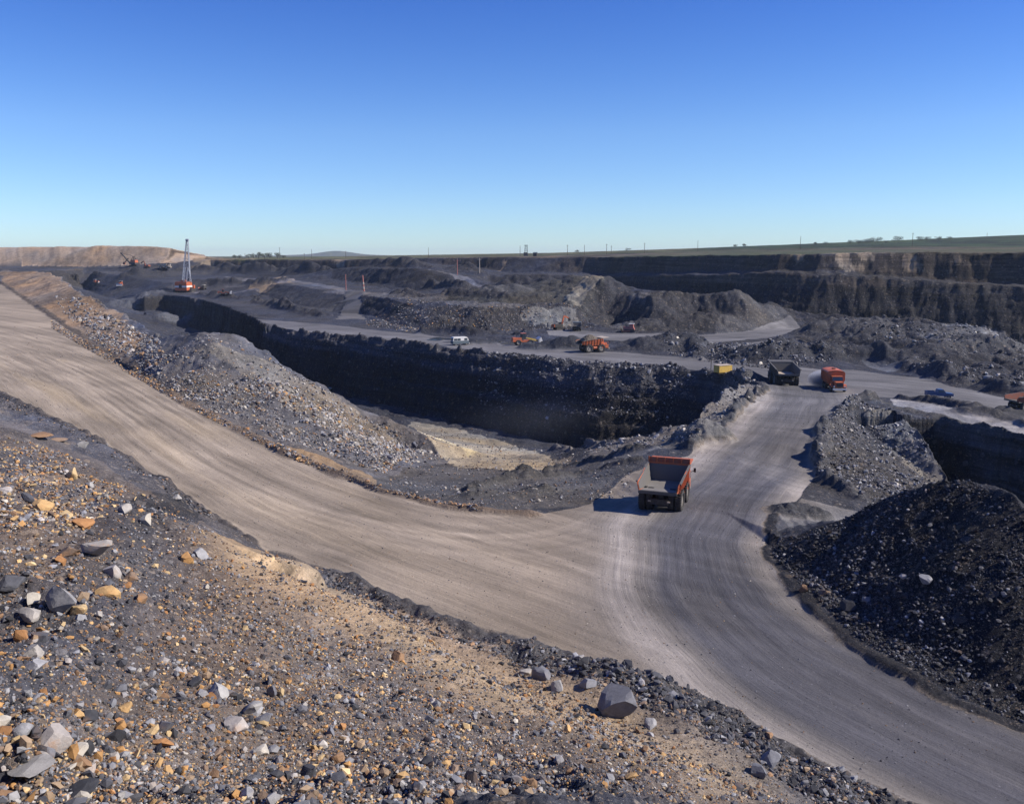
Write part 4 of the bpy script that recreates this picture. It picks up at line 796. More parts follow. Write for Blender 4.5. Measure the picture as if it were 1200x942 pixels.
TOE = {(722,824),(653,803),(688,800),(636,790),(615,787),(763,847),(762,859),(900,889),(889,903),(944,917)}
for k, (u, v, wpx, hr, kd, lb, slab, stn) in enumerate(BL):
    boulder(u, v, wpx, hr, kd, lb, 300+k, 1.0, stn, bool(slab), hgt=((-37. if u < 800 else -29.) if (u, v) in TOE else None))
print('stones done')
# ------------------------------------------------------------------ the air
v = np.array([(x, y, z) for z in (-60., 70.) for y in (-9700., 9700.) for x in (-9700., 9700.)]); f = np.array([(0,2,3,1),(4,5,7,6),(0,1,5,4),(2,6,7,3),(0,4,6,2),(1,3,7,5)])
mh = bpy.data.materials.new('air'); mh.use_nodes = True; nth = mh.node_tree; nth.nodes.remove(nth.nodes['Principled BSDF'])
pv = nth.nodes.new('ShaderNodeVolumePrincipled'); pv.inputs['Density'].default_value = .00006; pv.inputs['Color'].default_value = (.72, .84, 1, 1); pv.inputs['Anisotropy'].default_value = .1
nth.links.new(pv.outputs[0], nth.nodes['Material Output'].inputs['Volume'])
hz = mesh_from('haze', v, f, [mh]); hz['kind'] = 'stuff'
# ------------------------------------------------------------------ modelling helpers for machines
import bmesh
class MB:
    def __init__(s): s.v = []; s.f = []
    def add(s, v, f):
        o = len(s.v); s.v += [tuple(map(float, q)) for q in v]; s.f += [tuple(i+o for i in q) for q in f]; return s
    def hexa(s, b, t):        # bottom 4, top 4 corners, counter-clockwise
        return s.add(list(b)+list(t), [(3,2,1,0),(4,5,6,7),(0,1,5,4),(1,2,6,5),(2,3,7,6),(3,0,4,7)])
    def box(s, x0, x1, y0, y1, z0, z1, tx=0, ty=0):
        return s.hexa([(x0,y0,z0),(x1,y0,z0),(x1,y1,z0),(x0,y1,z0)], [(x0+tx,y0+ty,z1),(x1-tx,y0+ty,z1),(x1-tx,y1-ty,z1),(x0+tx,y1-ty,z1)])
    def prism(s, prof, x0, x1):   # profile in (y,z), extruded along x
        n = len(prof); v = [(x0, y, z) for y, z in prof]+[(x1, y, z) for y, z in prof]
        return s.add(v, [tuple(range(n)), tuple(range(2*n-1, n-1, -1))]+[(i, i+n, (i+1) % n+n, (i+1) % n) for i in range(n)])
    def slabx(s, prof, x, t): return s.prism(prof, x-t/2, x+t/2)
    def bar(s, a, b, w=.1, h=None):
        h = h or w; a = Vector(a); b = Vector(b); d = (b-a).normalized(); up = Vector((0,0,1)) if abs(d.z) < .95 else Vector((0,1,0))
        r = d.cross(up).normalized()*w/2; u = r.cross(d).normalized()*h/2
        return s.hexa([a-r-u, a+r-u, a+r+u, a-r+u], [b-r-u, b+r-u, b+r+u, b-r+u])
    def tube(s, a, b, r, n=10, r2=None):
        r2 = r if r2 is None else r2; a = Vector(a); b = Vector(b); d = (b-a).normalized(); up = Vector((0,0,1)) if abs(d.z) < .95 else Vector((0,1,0))
        x = d.cross(up).normalized(); y = x.cross(d).normalized()
        v = [a+(x*math.cos(2*math.pi*k/n)+y*math.sin(2*math.pi*k/n))*r for k in range(n)]+[b+(x*math.cos(2*math.pi*k/n)+y*math.sin(2*math.pi*k/n))*r2 for k in range(n)]
        return s.add(v, [tuple(range(n)), tuple(range(2*n-1, n-1, -1))]+[(k, k+n, (k+1) % n+n, (k+1) % n) for k in range(n)])
    def lathe_x(s, prof, n=24, cx=0, cy=0, cz=0):      # (x, radius) ring profile about the x axis
        v = [(cx+x, cy+r*math.cos(2*math.pi*k/n), cz+r*math.sin(2*math.pi*k/n)) for x, r in prof for k in range(n)]; m = len(prof)
        return s.add(v, [(i*n+k, i*n+(k+1) % n, (i+1)*n+(k+1) % n, (i+1)*n+k) for i in range(m-1) for k in range(n)])
    def build(s, name, m, parent=None, bevel=0, loc=None):
        me = bpy.data.meshes.new(name); me.from_pydata(s.v, [], s.f); bm = bmesh.new(); bm.from_mesh(me); bmesh.ops.recalc_face_normals(bm, faces=bm.faces)
        if bevel: bmesh.ops.bevel(bm, geom=bm.edges[:], offset=bevel, segments=2, affect='EDGES', clamp_overlap=True)
        bm.to_mesh(me); bm.free(); me.materials.append(m); o = bpy.data.objects.new(name, me); col.objects.link(o)
        if loc is not None: o.location = loc
        if parent is not None: o.parent = parent
        return o
def thing(name, label, cat, loc, heading, group=None, tilt=(0, 0)):    # heading: degrees clockwise from +y
    o = bpy.data.objects.new(name, None); o.empty_display_size = .5; col.objects.link(o); o.location = loc; o.rotation_euler = (tilt[0], tilt[1], -R(heading))
    o['label'] = label; o['category'] = cat
    if group: o['group'] = group
    return o
PM = dict(
 orange=mat('orange_paint', (.58,.125,.033), .5, 0, .35, 1.5), rust=mat('rusty_orange_paint', (.30,.065,.03), .7, 0, .5, 2), body_grey=mat('worn_steel_floor', (.23,.215,.20), .6, .15, .3, 1.2),
 inner=mat('dusty_steel', (.12,.115,.112), .75, .1, .35, 1.4), black=mat('black_rubber', (.022,.022,.024), .85, 0, .25, 5), dark=mat('greasy_frame', (.035,.033,.033), .7, .2, .3, 3), rim=mat('rim_paint', (.30,.27,.24), .7, 0, .5, 4),
 glass=mat('tinted_glass', (.03,.045,.06), .12, 0, 0, 2, .6), white=mat('white_paint', (.72,.70,.66), .5, 0, .15, 2), cream=mat('cream_paint', (.55,.45,.35), .6, 0, .3, 2), yellow=mat('yellow_paint', (.62,.40,.07), .55, 0, .25, 2),
 blue=mat('blue_paint', (.03,.075,.19), .4, 0, .15, 2), steelblue=mat('galvanised_steel', (.36,.38,.42), .55, .3, .2, 2), greytruck=mat('dull_grey_paint', (.085,.082,.078), .7, 0, .3, 1.5), wood=mat('creosoted_wood', (.10,.07,.055), .9, 0, .3, 3),
 redwhite=mat('faded_red_paint', (.45,.16,.13), .7, 0, .2, 3), bluegrey=mat('blue_grey_paint', (.08,.12,.15), .6, 0, .3, 2), coalload=mat('muck_load', (.11,.085,.06), .95, 0, .5, 3), lamp=mat('lamp_glass', (.7,.7,.65), .2, 0, 0, 2, .6))
def wheel(root, x, y, r, w_, side, det=True, dual=False):
    o = thing_part = bpy.data.objects.new('wheel', None)
    m = MB(); n = 28 if det else 16; hw = w_/2
    m.lathe_x([(-hw*.6, r*.55), (-hw, r*.68), (-hw*.95, r*.9), (-hw*.75, r*.985), (0, r), (hw*.75, r*.985), (hw*.95, r*.9), (hw, r*.68), (hw*.6, r*.55)], n)
    if det:
        for k in range(n):
            a = 2*math.pi*k/n
            for sg in (-1, 1):
                a2 = a+(.11 if sg > 0 else 0); y0, z0 = math.cos(a2)*r, math.sin(a2)*r
                m.bar((sg*hw*.12, y0*1.0, z0*1.0), (sg*hw*.92, y0*.985, z0*.985), r*.10, r*.075)
    bpy.data.objects.remove(o)
    ty = m.build('wheel', PM['black'], root, loc=(x, y, r))
    for p_ in ty.data.polygons: p_.use_smooth = len(p_.vertices) == 4 and not det
    q = MB(); q.lathe_x([(-hw*.5, .01), (-hw*.5, r*.3), (-hw*.62, r*.56), (hw*.62, r*.56), (hw*.5, r*.3), (hw*.3, r*.28), (hw*.3, .01)], 20); q.build('rim', PM['rim'], ty)
    if det:
        h = MB(); h.tube((side*hw*.25, 0, 0), (side*hw*.75, 0, 0), r*.2, 12); h.build('hub', PM['rim'], ty)
        if dual:
            m2 = MB(); m2.lathe_x([(-hw*.6, r*.55), (-hw, r*.68), (-hw*.95, r*.9), (-hw*.75, r*.985), (0, r), (hw*.75, r*.985), (hw*.95, r*.9), (hw, r*.68), (hw*.6, r*.55)], n); m2.build('inner_tyre', PM['black'], ty, loc=(-side*w_*1.08, 0, 0))
    return ty
def dumper(loc, heading, label, paint='orange', inner='inner', floor='body_grey', load=False, scale=1.0, det=True, group='large dump trucks working in the mine', name='dump_truck', rail=True, z=0):
    t = thing(name, label, 'dump truck', loc, heading, group); t.scale = (scale,)*3; P = PM[paint]
    fr = MB(); 
    for sx in (-1, 1): fr.box(sx*.55-.16, sx*.55+.16, -3.3, 3.7, 1.0, 1.45)
    fr.box(-.7, .7, -2.5, -1.4, .7, 1.3); fr.tube((-1.7, -1.95, 1.15), (1.7, -1.95, 1.15), .3, 12); fr.tube((0, -2.5, 1.15), (0, -1.4, 1.15), .6, 14); fr.tube((-1.4, 1.95, 1.15), (1.4, 1.95, 1.15), .18, 10); fr.box(-.9, .9, -3.35, -3.1, .95, 1.5)
    for sx in (-1, 1): fr.tube((sx*.75, -1.8, 1.0), (sx*.75, -1.5, 2.1), .14)
    fr.build('chassis', PM['dark'], t)
    # tipping body: floor, two sides, headboard, canopy
    zr, zf = 2.5, 2.1; ws = 2.12; wi = 1.78
    sidep = [(-4.15, zr), (-1.4, zf-.05), (1.65, zf+.1), (1.95, 3.65), (2.0, 3.95), (-.5, 3.75), (-3.95, 3.3), (-4.2, 3.05)]
    b = MB(); b.prism([(-4.2, zr-.16), (-1.4, zf-.2), (1.7, zf-.08), (1.7, zf+.08), (-1.4, zf), (-4.2, zr)], -wi-.05, wi+.05)
    lean = lambda z: wi+(ws-wi)*min(1, max(0, (z-zf)/1.5))
    for sx in (-1, 1):
        n_ = len(sidep); b.add([(sx*(lean(z)+.05), y, z) for y, z in sidep]+[(sx*(lean(z)-.05), y, z) for y, z in sidep], [tuple(range(n_)), tuple(range(2*n_-1, n_-1, -1))]+[(i, i+n_, (i+1) % n_+n_, (i+1) % n_) for i in range(n_)])
    b.hexa([(-ws, 1.58, zf), (ws, 1.58, zf), (ws, 1.7, zf), (-ws, 1.7, zf)], [(-ws, 1.98, 3.95), (ws, 1.98, 3.95), (ws, 2.1, 3.95), (-ws, 2.1, 3.95)])
    body = b.build('dump_body', P, t, .012 if det else 0)
    li = MB(); li.prism([(-4.18, zr+.012), (-1.4, zf+.012), (1.6, zf+.1), (1.6, zf+.12), (-1.4, zf+.035), (-4.18, zr+.035)], -wi+.05, wi-.05); li.build('body_floor', PM[floor], body)
    inn = MB()
    ip = [(-4.08, zr+.06), (-1.4, zf+.06), (1.55, zf+.15), (1.88, 3.8), (-.5, 3.68), (-3.9, 3.22), (-4.12, 3.0)]
    for sx in (-1, 1):
        n_ = len(ip); inn.add([(sx*(lean(z)-.06), y, z) for y, z in ip]+[(sx*(lean(z)-.09), y, z) for y, z in ip], [tuple(range(n_)), tuple(range(2*n_-1, n_-1, -1))]+[(i, i+n_, (i+1) % n_+n_, (i+1) % n_) for i in range(n_)])
    inn.hexa([(-ws+.1, 1.54, zf+.1), (ws-.1, 1.54, zf+.1), (ws-.1, 1.565, zf+.1), (-ws+.1, 1.565, zf+.1)], [(-ws+.1, 1.91, 3.86), (ws-.1, 1.91, 3.86), (ws-.1, 1.94, 3.86), (-ws+.1, 1.94, 3.86)])
    inn.build('inner_lining', PM[inner], body)
    for k in range(7 if det else 4):
        yy = -3.6+k*(5.2/(6 if det else 3)); zb = zr-.02 if yy < -3 else zf-.02
        for sx in (-1, 1): zt = float(np.interp(yy, [-3.95, -.5, 2], [3.28, 3.73, 3.93])); rb = MB(); rb.hexa([(sx*wi-.07+sx*.09, yy-.09, zb), (sx*wi+.07+sx*.09, yy-.09, zb), (sx*wi+.07+sx*.09, yy+.09, zb), (sx*wi-.07+sx*.09, yy+.09, zb)], [(sx*ws-.07+sx*.09, yy-.07, zt), (sx*ws+.07+sx*.09, yy-.07, zt), (sx*ws+.07+sx*.09, yy+.07, zt), (sx*ws-.07+sx*.09, yy+.07, zt)]); rb.build('side_rib', P, body)
    for sx in (-1, 1): rb = MB(); rb.bar((sx*(ws+.02), -3.9, 3.3), (sx*(ws+.02), 2.05, 3.95), .2, .13); rb.build('side_rail', PM['inner'], body)
    rb = MB(); rb.box(-wi-.12, wi+.12, -4.3, -4.12, zr-.3, zr+.0); rb.build('tail_edge', PM['greytruck'], body)
    c = MB(); c.prism([(1.9, 3.9), (4.1, 4.05), (4.1, 4.17), (1.9, 4.04)], -ws-.05, ws+.05); c.build('canopy', PM['cream'] if load else P, body, .015 if det else 0)
    if rail:
        g = MB(); g.box(-ws, ws, 1.95, 2.0, 4.04, 4.55)
        g.build('spill_guard', PM['rust'], body)
        gr_ = MB()
        for k in range(6): x_ = -ws+k*(2*ws/5); gr_ = MB(); gr_.box(x_-.05, x_+.05, 1.86, 1.95, 4.04, 4.6); gr_.build('guard_post', PM['orange'], body)
    if load:
        L = MB(); ld = []
        nx, ny = 14, 18; r_ = random.Random(5)
        for j in range(ny+1):
            for i in range(nx+1):
                u_, v_ = i/nx, j/ny; hh = 3.1+1.7*(math.sin(math.pi*u_)*math.sin(math.pi*v_))**.7+r_.uniform(-.12, .12); ld.append((-ws+.1+u_*(2*ws-.2), -3.5+v_*5.3, hh))
        L.add(ld, [(j*(nx+1)+i, j*(nx+1)+i+1, (j+1)*(nx+1)+i+1, (j+1)*(nx+1)+i) for j in range(ny) for i in range(nx)]); L.build('load', PM['coalload'], t)
    # front: deck, cab, bonnet, grille, lamps, bumper, ladder
    d = MB(); d.box(-1.95, 1.95, 2.0, 4.15, 1.95, 2.07); d.box(-1.95, -1.15, 2.1, 4.05, 1.2, 1.95); d.box(1.15, 1.95, 2.1, 4.05, 1.2, 1.95); d.build('deck', P, t)
    cb = MB(); cb.hexa([(-1.85, 2.3, 2.07), (-.35, 2.3, 2.07), (-.35, 3.9, 2.07), (-1.85, 3.9, 2.07)], [(-1.8, 2.4, 3.7), (-.4, 2.4, 3.7), (-.4, 3.6, 3.7), (-1.8, 3.6, 3.7)]); cab = cb.build('cab', P, t, .04 if det else 0)
    w1 = MB(); w1.hexa([(-1.75, 3.76, 2.85), (-.45, 3.76, 2.85), (-.45, 3.8, 2.85), (-1.75, 3.8, 2.85)], [(-1.72, 3.63, 3.55), (-.48, 3.63, 3.55), (-.48, 3.67, 3.55), (-1.72, 3.67, 3.55)]); w1.build('windscreen', PM['glass'], cab)
    for x_ in (-1.845, -.365):
        w2 = MB(); w2.box(x_-.015, x_+.015, 2.6, 3.5, 2.85, 3.5); w2.build('window', PM['glass'], cab)
    bn = MB(); bn.box(-.75, .75, 2.3, 4.35, 1.35, 2.45, .06, .05); bn.build('bonnet', P, t, .04 if det else 0)
    gg = MB()
    for k in range(6): gg.box(-.62, .62, 4.34, 4.4, 1.45+k*.15, 1.53+k*.15)
    gg.build('grille', PM['dark'], t)
    bp_ = MB(); bp_.box(-1.9, 1.9, 4.15, 4.42, .85, 1.25); bp_.build('bumper', PM['cream'] if paint == 'orange' else P, t, .03 if det else 0)
    for sx in (-1, 1):
        h = MB(); h.tube((sx*1.3, 4.1, 1.65), (sx*1.3, 4.22, 1.65), .16, 12); h.build('headlight', PM['lamp'], t)
        if det:
            a = MB(); a.bar((sx*1.95, 2.1, 2.9), (sx*1.95, 4.1, 2.9), .04); 
            for yy in (2.1, 3.1, 4.1): a.bar((sx*1.95, yy, 2.07), (sx*1.95, yy, 2.9), .04)
            a.build('handrail', PM['orange'], t)
            mr = MB(); mr.bar((sx*2.0, 4.1, 2.7), (sx*2.3, 4.2, 2.9), .04); mr.box(sx*2.35-.12, sx*2.35+.12, 4.15, 4.2, 2.7, 3.15); mr.build('mirror', PM['dark'], t)
    lad = MB(); lad.add([(-1.07,4.42,.4),(-.76,4.42,.4),(-.76,4.42,1.9),(-1.07,4.42,1.9)], [(0,1,2,3)]); lad.build('ladder', PM['dark'], t)
    ft = MB(); ft.tube((1.45, -.5, 1.3), (1.45, .9, 1.3), .42, 14); ft.build('fuel_tank', P, t)
    for sx in (-1, 1): rl = MB(); rl.box(sx*.95-.14, sx*.95+.14, -3.42, -3.35, 1.2, 1.34); rl.build('tail_light', PM['cream'], t)
    for sx in (-1, 1):
        wheel(t, sx*1.72, 1.95, 1.15, .72, sx, det); wheel(t, sx*1.82, -1.95, 1.15, .68, sx, det, dual=True)
    return t
def crawler(t, w_, L, gap, h=.9):
    for sx in (-1, 1):
        m = MB(); n = 8; pr = [(-L/2+h/2+math.cos(a)*-h/2 if False else -L/2+h/2-math.sin(a)*h/2, h/2+math.cos(a)*h/2) for a in np.linspace(0, math.pi, n)]
        pr += [(L/2-h/2+math.sin(a)*h/2, h/2-math.cos(a)*h/2) for a in np.linspace(0, math.pi, n)]
        m.prism(pr, sx*gap/2-w_/2, sx*gap/2+w_/2)
        for k in range(int(L/.35)): yy = -L/2+.3+k*.35; m.box(sx*gap/2-w_/2-.03, sx*gap/2+w_/2+.03, yy, yy+.14, -.02, .06); m.box(sx*gap/2-w_/2-.03, sx*gap/2+w_/2+.03, yy, yy+.14, h-.03, h+.05)
        m.build('crawler_track', PM['dark'], t)
def excavator(loc, heading, label, house='dark', boomc='orange', scale=1., face=True, name='excavator', group=None):
    t = thing(name, label, 'excavator', loc, heading, group); t.scale = (scale,)*3; crawler(t, .7, 4.6, 2.9, 1.0)
    b = MB(); b.box(-1.5, 1.5, -3.0, 1.3, 1.15, 2.7, .05, .05); b.box(-.8, .8, -.9, .9, .8, 1.15); b.build('house', PM[house], t, .05)
    c = MB(); c.box(-1.5, -.45, .5, 2.0, 1.2, 3.3, .08, .08); cb = c.build('cab', PM[house], t, .04)
    for q in ((-1.3, -.65, 1.96, 2.0, 2.2, 3.0), (-1.5, -1.46, .8, 1.7, 2.2, 3.0)): g = MB(); g.box(*q); g.build('window', PM['glass'], cb)
    cw = MB(); cw.box(-1.45, 1.45, -3.4, -2.95, 1.3, 2.5); cw.build('counterweight', PM[boomc], t, .08)
    m = MB(); m.prism([(1.0, 1.7), (1.7, 1.6), (2.6, 4.6), (2.9, 6.4), (2.4, 6.5), (1.9, 5.0)], -.25, .25); m.build('boom', PM[boomc], t)
    s_ = MB(); s_.prism([(2.3, 6.3), (2.9, 6.6), (5.3, 5.6), (5.2, 5.1), (2.6, 5.9)], -.2, .2); s_.build('stick', PM[boomc], t)
    r_ = MB(); r_.tube((.35, 1.2, 1.9), (.35, 2.3, 4.2), .1); r_.tube((-.35, 1.2, 1.9), (-.35, 2.3, 4.2), .1); r_.build('hydraulic_ram', PM['dark'], t)
    k = MB(); k.prism([(4.8, 5.2), (5.5, 5.5), (6.2, 4.7), (5.9, 3.9), (5.2, 3.8), (5.6, 4.5), (5.3, 4.9)], -.7, .7); k.build('bucket', PM['dark'], t)
    return t
def bulldozer(loc, heading, label, paint='orange', blade='white', scale=1., group='crawler dozers at work far off'):
    t = thing('bulldozer', label, 'bulldozer', loc, heading, group); t.scale = (scale,)*3; crawler(t, .55, 3.8, 2.1, 1.1)
    b = MB(); b.box(-.6, .6, .1, 2.2, .9, 2.0, .05, .05); b.box(-.95, .95, -1.6, .1, .9, 1.6); b.build('bonnet', PM[paint], t, .04)
    c = MB(); c.box(-.85, .85, -1.3, .1, 1.6, 2.95, .1, .1); cb = c.build('cab', PM[paint], t, .04)
    g = MB(); g.box(-.65, .65, .02, .06, 1.95, 2.75); g.build('windscreen', PM['glass'], cb)
    r_ = MB(); r_.box(-1.0, 1.0, -1.5, .3, 2.96, 3.06); r_.build('roof', PM['white'], cb)
    d = MB(); d.prism([(2.75, .1), (2.95, .05), (2.85, .7), (3.05, 1.45), (2.9, 1.45), (2.65, .75)], -1.9, 1.9); d.build('blade', PM[blade], t)
    a = MB(); a.bar((-1.5, -.2, .55), (-1.5, 2.8, .5), .18); a.bar((1.5, -.2, .55), (1.5, 2.8, .5), .18); a.build('push_arm', PM[paint], t)
    e = MB(); e.tube((.3, 1.3, 2.0), (.3, 1.3, 2.9), .07); e.build('exhaust', PM['dark'], t)
    return t
def loader(loc, heading, label, paint='orange', scale=1., group=None, det=True):
    t = thing('wheel_loader', label, 'wheel loader', loc, heading, group); t.scale = (scale,)*3
    b = MB(); b.box(-1.1, 1.1, -4.2, -1.0, 1.2, 2.6, .08, .1); b.box(-.9, .9, -1.0, 2.6, 1.0, 1.7); b.build('engine_housing', PM[paint], t, .05)
    c = MB(); c.box(-.9, .9, -1.1, .5, 2.0, 3.9, .12, .12); cb = c.build('cab', PM['dark'], t, .04)
    for q in ((-.7, .7, .46, .5, 2.6, 3.6), (-.9, -.86, -.8, .3, 2.6, 3.6), (.86, .9, -.8, .3, 2.6, 3.6)): g = MB(); g.box(*q); g.build('window', PM['glass'], cb)
    r_ = MB(); r_.box(-.95, .95, -1.15, .6, 3.9, 4.02); r_.build('roof', PM['redwhite'], cb)
    a = MB()
    for sx in (-1, 1): a.prism([(.8, 2.2), (1.2, 2.5), (3.6, 2.0), (5.0, 1.3), (4.8, 1.0), (3.4, 1.5)], sx*.75-.12, sx*.75+.12)
    a.build('lift_arm', PM['yellow'] if paint == 'orange' else PM[paint], t)
    k = MB(); k.prism([(4.6, .5), (6.2, .6), (6.25, .7), (5.0, .8), (4.95, 1.9), (5.6, 2.6), (5.5, 2.7), (4.6, 2.0)], -1.7, 1.7)
    for sx in (-1.7, 1.62): k.prism([(4.6, .5), (6.2, .65), (5.55, 2.65), (4.6, 2.0)], sx, sx+.08)
    k.build('bucket', PM['white'], t)
    for sx in (-1, 1):
        wheel(t, sx*1.2, 2.0, .95, .65, sx, False); wheel(t, sx*1.2, -2.2, .95, .65, sx, False)
    return t
def on(u, v, dz=0): g = G(u, v, H1); return (g[0], g[1], g[2]+dz)
def flat_at(u, v, h): p = W((u, v, h)); return (p[0], p[1], float(samp(H1, np.array([p[0]]), np.array([p[1]]))[0]))
# --- the haul trucks
dumper(flat_at(779, 589, -25), 20, 'empty orange dump truck seen from behind, driving up the main haul road', scale=1.0)
dumper(flat_at(917.5, 448.5, -25.8), 4, 'dull grey dump truck seen from behind where the haul road meets the bench', paint='greytruck', inner='greytruck', floor='cream', scale=1.12, rail=False)
dumper(flat_at(694, 412.5, -27), 68, 'orange dump truck heaped with muck, side on, on the bench beyond the large pit', load=True, scale=1.02, rail=False)
dumper(flat_at(676, 388.5, -27), 5, 'small blue grey dump truck standing beside the orange boomed excavator', paint='bluegrey', scale=.72, rail=False, det=False)
dumper(flat_at(1203, 481, -26), 80, 'dark red dump truck cut by the right edge of the photo', paint='rust', inner='rust', floor='inner', scale=.78, rail=False, det=False)
dumper(on(193, 315), 85, 'pale long bodied truck far off in front of the overburden tip', paint='cream', scale=1.25, rail=False, det=False, group=None)
# --- bonneted orange tipper coming towards the viewer
def tipper(loc, heading, label):
    t = thing('tipper_truck', label, 'tipper truck', loc, heading)
    f = MB(); f.box(-.5, .5, -4.2, 3.6, .8, 1.15); f.tube((-1.2, 2.5, .6), (1.2, 2.5, .6), .12); f.tube((-1.2, -1.9, .6), (1.2, -1.9, .6), .16); f.tube((-1.2, -3.2, .6), (1.2, -3.2, .6), .16); f.build('chassis', PM['dark'], t)
    b = MB(); n = 9; top = [(1.62*math.cos(a)*1.0, 3.55+.42*math.sin(a)) for a in np.linspace(0, math.pi, n)]; ring = [(1.35, 1.25), (1.62, 1.9)]+top+[(-1.62, 1.9), (-1.35, 1.25)]; m_ = len(ring)
    b.add([(x, -4.3, z) for x, z in ring]+[(x, .9, z) for x, z in ring], [tuple(range(m_)), tuple(range(2*m_-1, m_-1, -1))]+[(i, (i+1) % m_, (i+1) % m_+m_, i+m_) for i in range(m_)]); bd = b.build('tank_body', PM['orange'], t)
    for k in range(7):
        for sx in (-1, 1): rb = MB(); rb.box(sx*1.66-.06, sx*1.66+.06, -4.1+k*.8, -3.98+k*.8, 1.9, 3.5); rb.build('side_rib', PM['orange'], bd)
    h = MB(); h.tube((0, -1.2, 3.9), (0, -1.2, 4.2), .4, 14); h.build('hatch', PM['rust'], bd)
    c = MB(); c.hexa([(-1.15, 1.0, 1.1), (1.15, 1.0, 1.1), (1.15, 2.3, 1.1), (-1.15, 2.3, 1.1)], [(-1.05, 1.05, 2.95), (1.05, 1.05, 2.95), (1.05, 2.0, 2.95), (-1.05, 2.0, 2.95)]); cb = c.build('cab', PM['orange'], t, .05)
    w_ = MB(); w_.hexa([(-1.0, 2.22, 2.1), (1.0, 2.22, 2.1), (1.0, 2.26, 2.1), (-1.0, 2.26, 2.1)], [(-.95, 2.06, 2.8), (.95, 2.06, 2.8), (.95, 2.1, 2.8), (-.95, 2.1, 2.8)]); w_.build('windscreen', PM['glass'], cb)
    for sx in (-1, 1): s_ = MB(); s_.box(sx*1.12-.02, sx*1.12+.02, 1.3, 1.95, 2.05, 2.75); s_.build('window', PM['glass'], cb)
    n_ = MB(); n_.box(-.8, .8, 2.2, 3.9, 1.0, 2.0, .08, .03); n_.build('bonnet', PM['orange'], t, .06)
    g = MB(); g.box(-.62, .62, 3.89, 3.93, 1.1, 1.85); g.build('grille', PM['dark'], t)
    for k in range(5):
        pass
    v_ = MB(); 
    for sx in (-1, 1): v_.prism([(1.9, .9), (2.0, 1.35), (2.4, 1.5), (2.9, 1.4), (3.2, .95), (2.95, 1.25), (2.4, 1.33), (2.1, 1.2)], sx*1.2-.3, sx*1.2+.3)
    v_.build('mudguard', PM['orange'], t)
    bp_ = MB(); bp_.box(-1.3, 1.3, 3.95, 4.15, .55, .85); bp_.build('bumper', PM['white'], t, .03)
    for sx in (-1, 1):
        l = MB(); l.tube((sx*1.0, 3.8, 1.2), (sx*1.0, 3.95, 1.2), .14, 12); l.build('headlight', PM['lamp'], t)
        wheel(t, sx*1.25, 2.5, .62, .4, sx, True); wheel(t, sx*1.2, -1.9, .62, .5, sx, True); wheel(t, sx*1.2, -3.2, .62, .5, sx, True)
    return t
tipper(flat_at(977.5, 457, -25.9), 186, 'bright orange bonneted tank truck coming towards the viewer at the road fork')
# --- wheel loaders, excavators, dozers
loader(flat_at(614, 404.5, -27), 74, 'orange wheel loader with a whitish bucket, left of the loaded orange dump truck', scale=.92)
loader(on(262, 345.5), 80, 'small red wheel loader right of the dragline on the bench', paint='rust', scale=.85)
excavator(flat_at(655, 387.5, -27), 62, 'excavator with an upraised orange boom below the rocky terrace', scale=.78)
excavator(on(172, 314), -70, 'orange excavator right of the big shovel in front of the tip', house='orange', boomc='rust', scale=1.0)
bulldozer(on(141.5, 335), 175, 'orange dozer with white blade facing the viewer on the dark floor at far left', scale=1.25)
bulldozer(on(112.5, 332.5), 95, 'tiny orange dozer farthest left on the dark floor', scale=1.2)
bulldozer(on(238.5, 339.5), -60, 'dark dozer just right of the dragline', paint='dark', blade='redwhite', scale=1.15)
bulldozer(flat_at(738, 390, -27), -75, 'red tracked tractor with white roof at the foot of the spoil mound', paint='redwhite', blade='dark', scale=1.05)
# --- dragline with lattice boom
def lattice(m, a0, a1, b0, b1, w0=.35, n=14, depth=1.6, dirv=(0, 1, 0)):
    a0, a1, b0, b1 = map(Vector, (a0, a1, b0, b1)); dv = Vector(dirv)
    def P_(k, side, back): t_ = k/n; p_ = (a0.lerp(a1, t_) if side == 0 else b0.lerp(b1, t_)); return p_+dv*(depth*(1-.6*t_) if back else 0)
    for side in (0, 1):
        for back in (0, 1): m.bar(P_(0, side, back), P_(n, side, back), w0)
    for k in range(n):
        m.bar(P_(k, 0, 0), P_(k+1, 1, 0), w0*.5); m.bar(P_(k, 1, 0), P_(k, 0, 0), w0*.5); m.bar(P_(k+1, 1, 0), P_(k+1, 1, 1), w0*.4); m.bar(P_(k+1, 0, 0), P_(k+1, 0, 1), w0*.4)
        m.bar(P_(k, 0, 0), P_(k+1, 0, 1), w0*.4); m.bar(P_(k, 1, 1), P_(k+1, 1, 0), w0*.4)
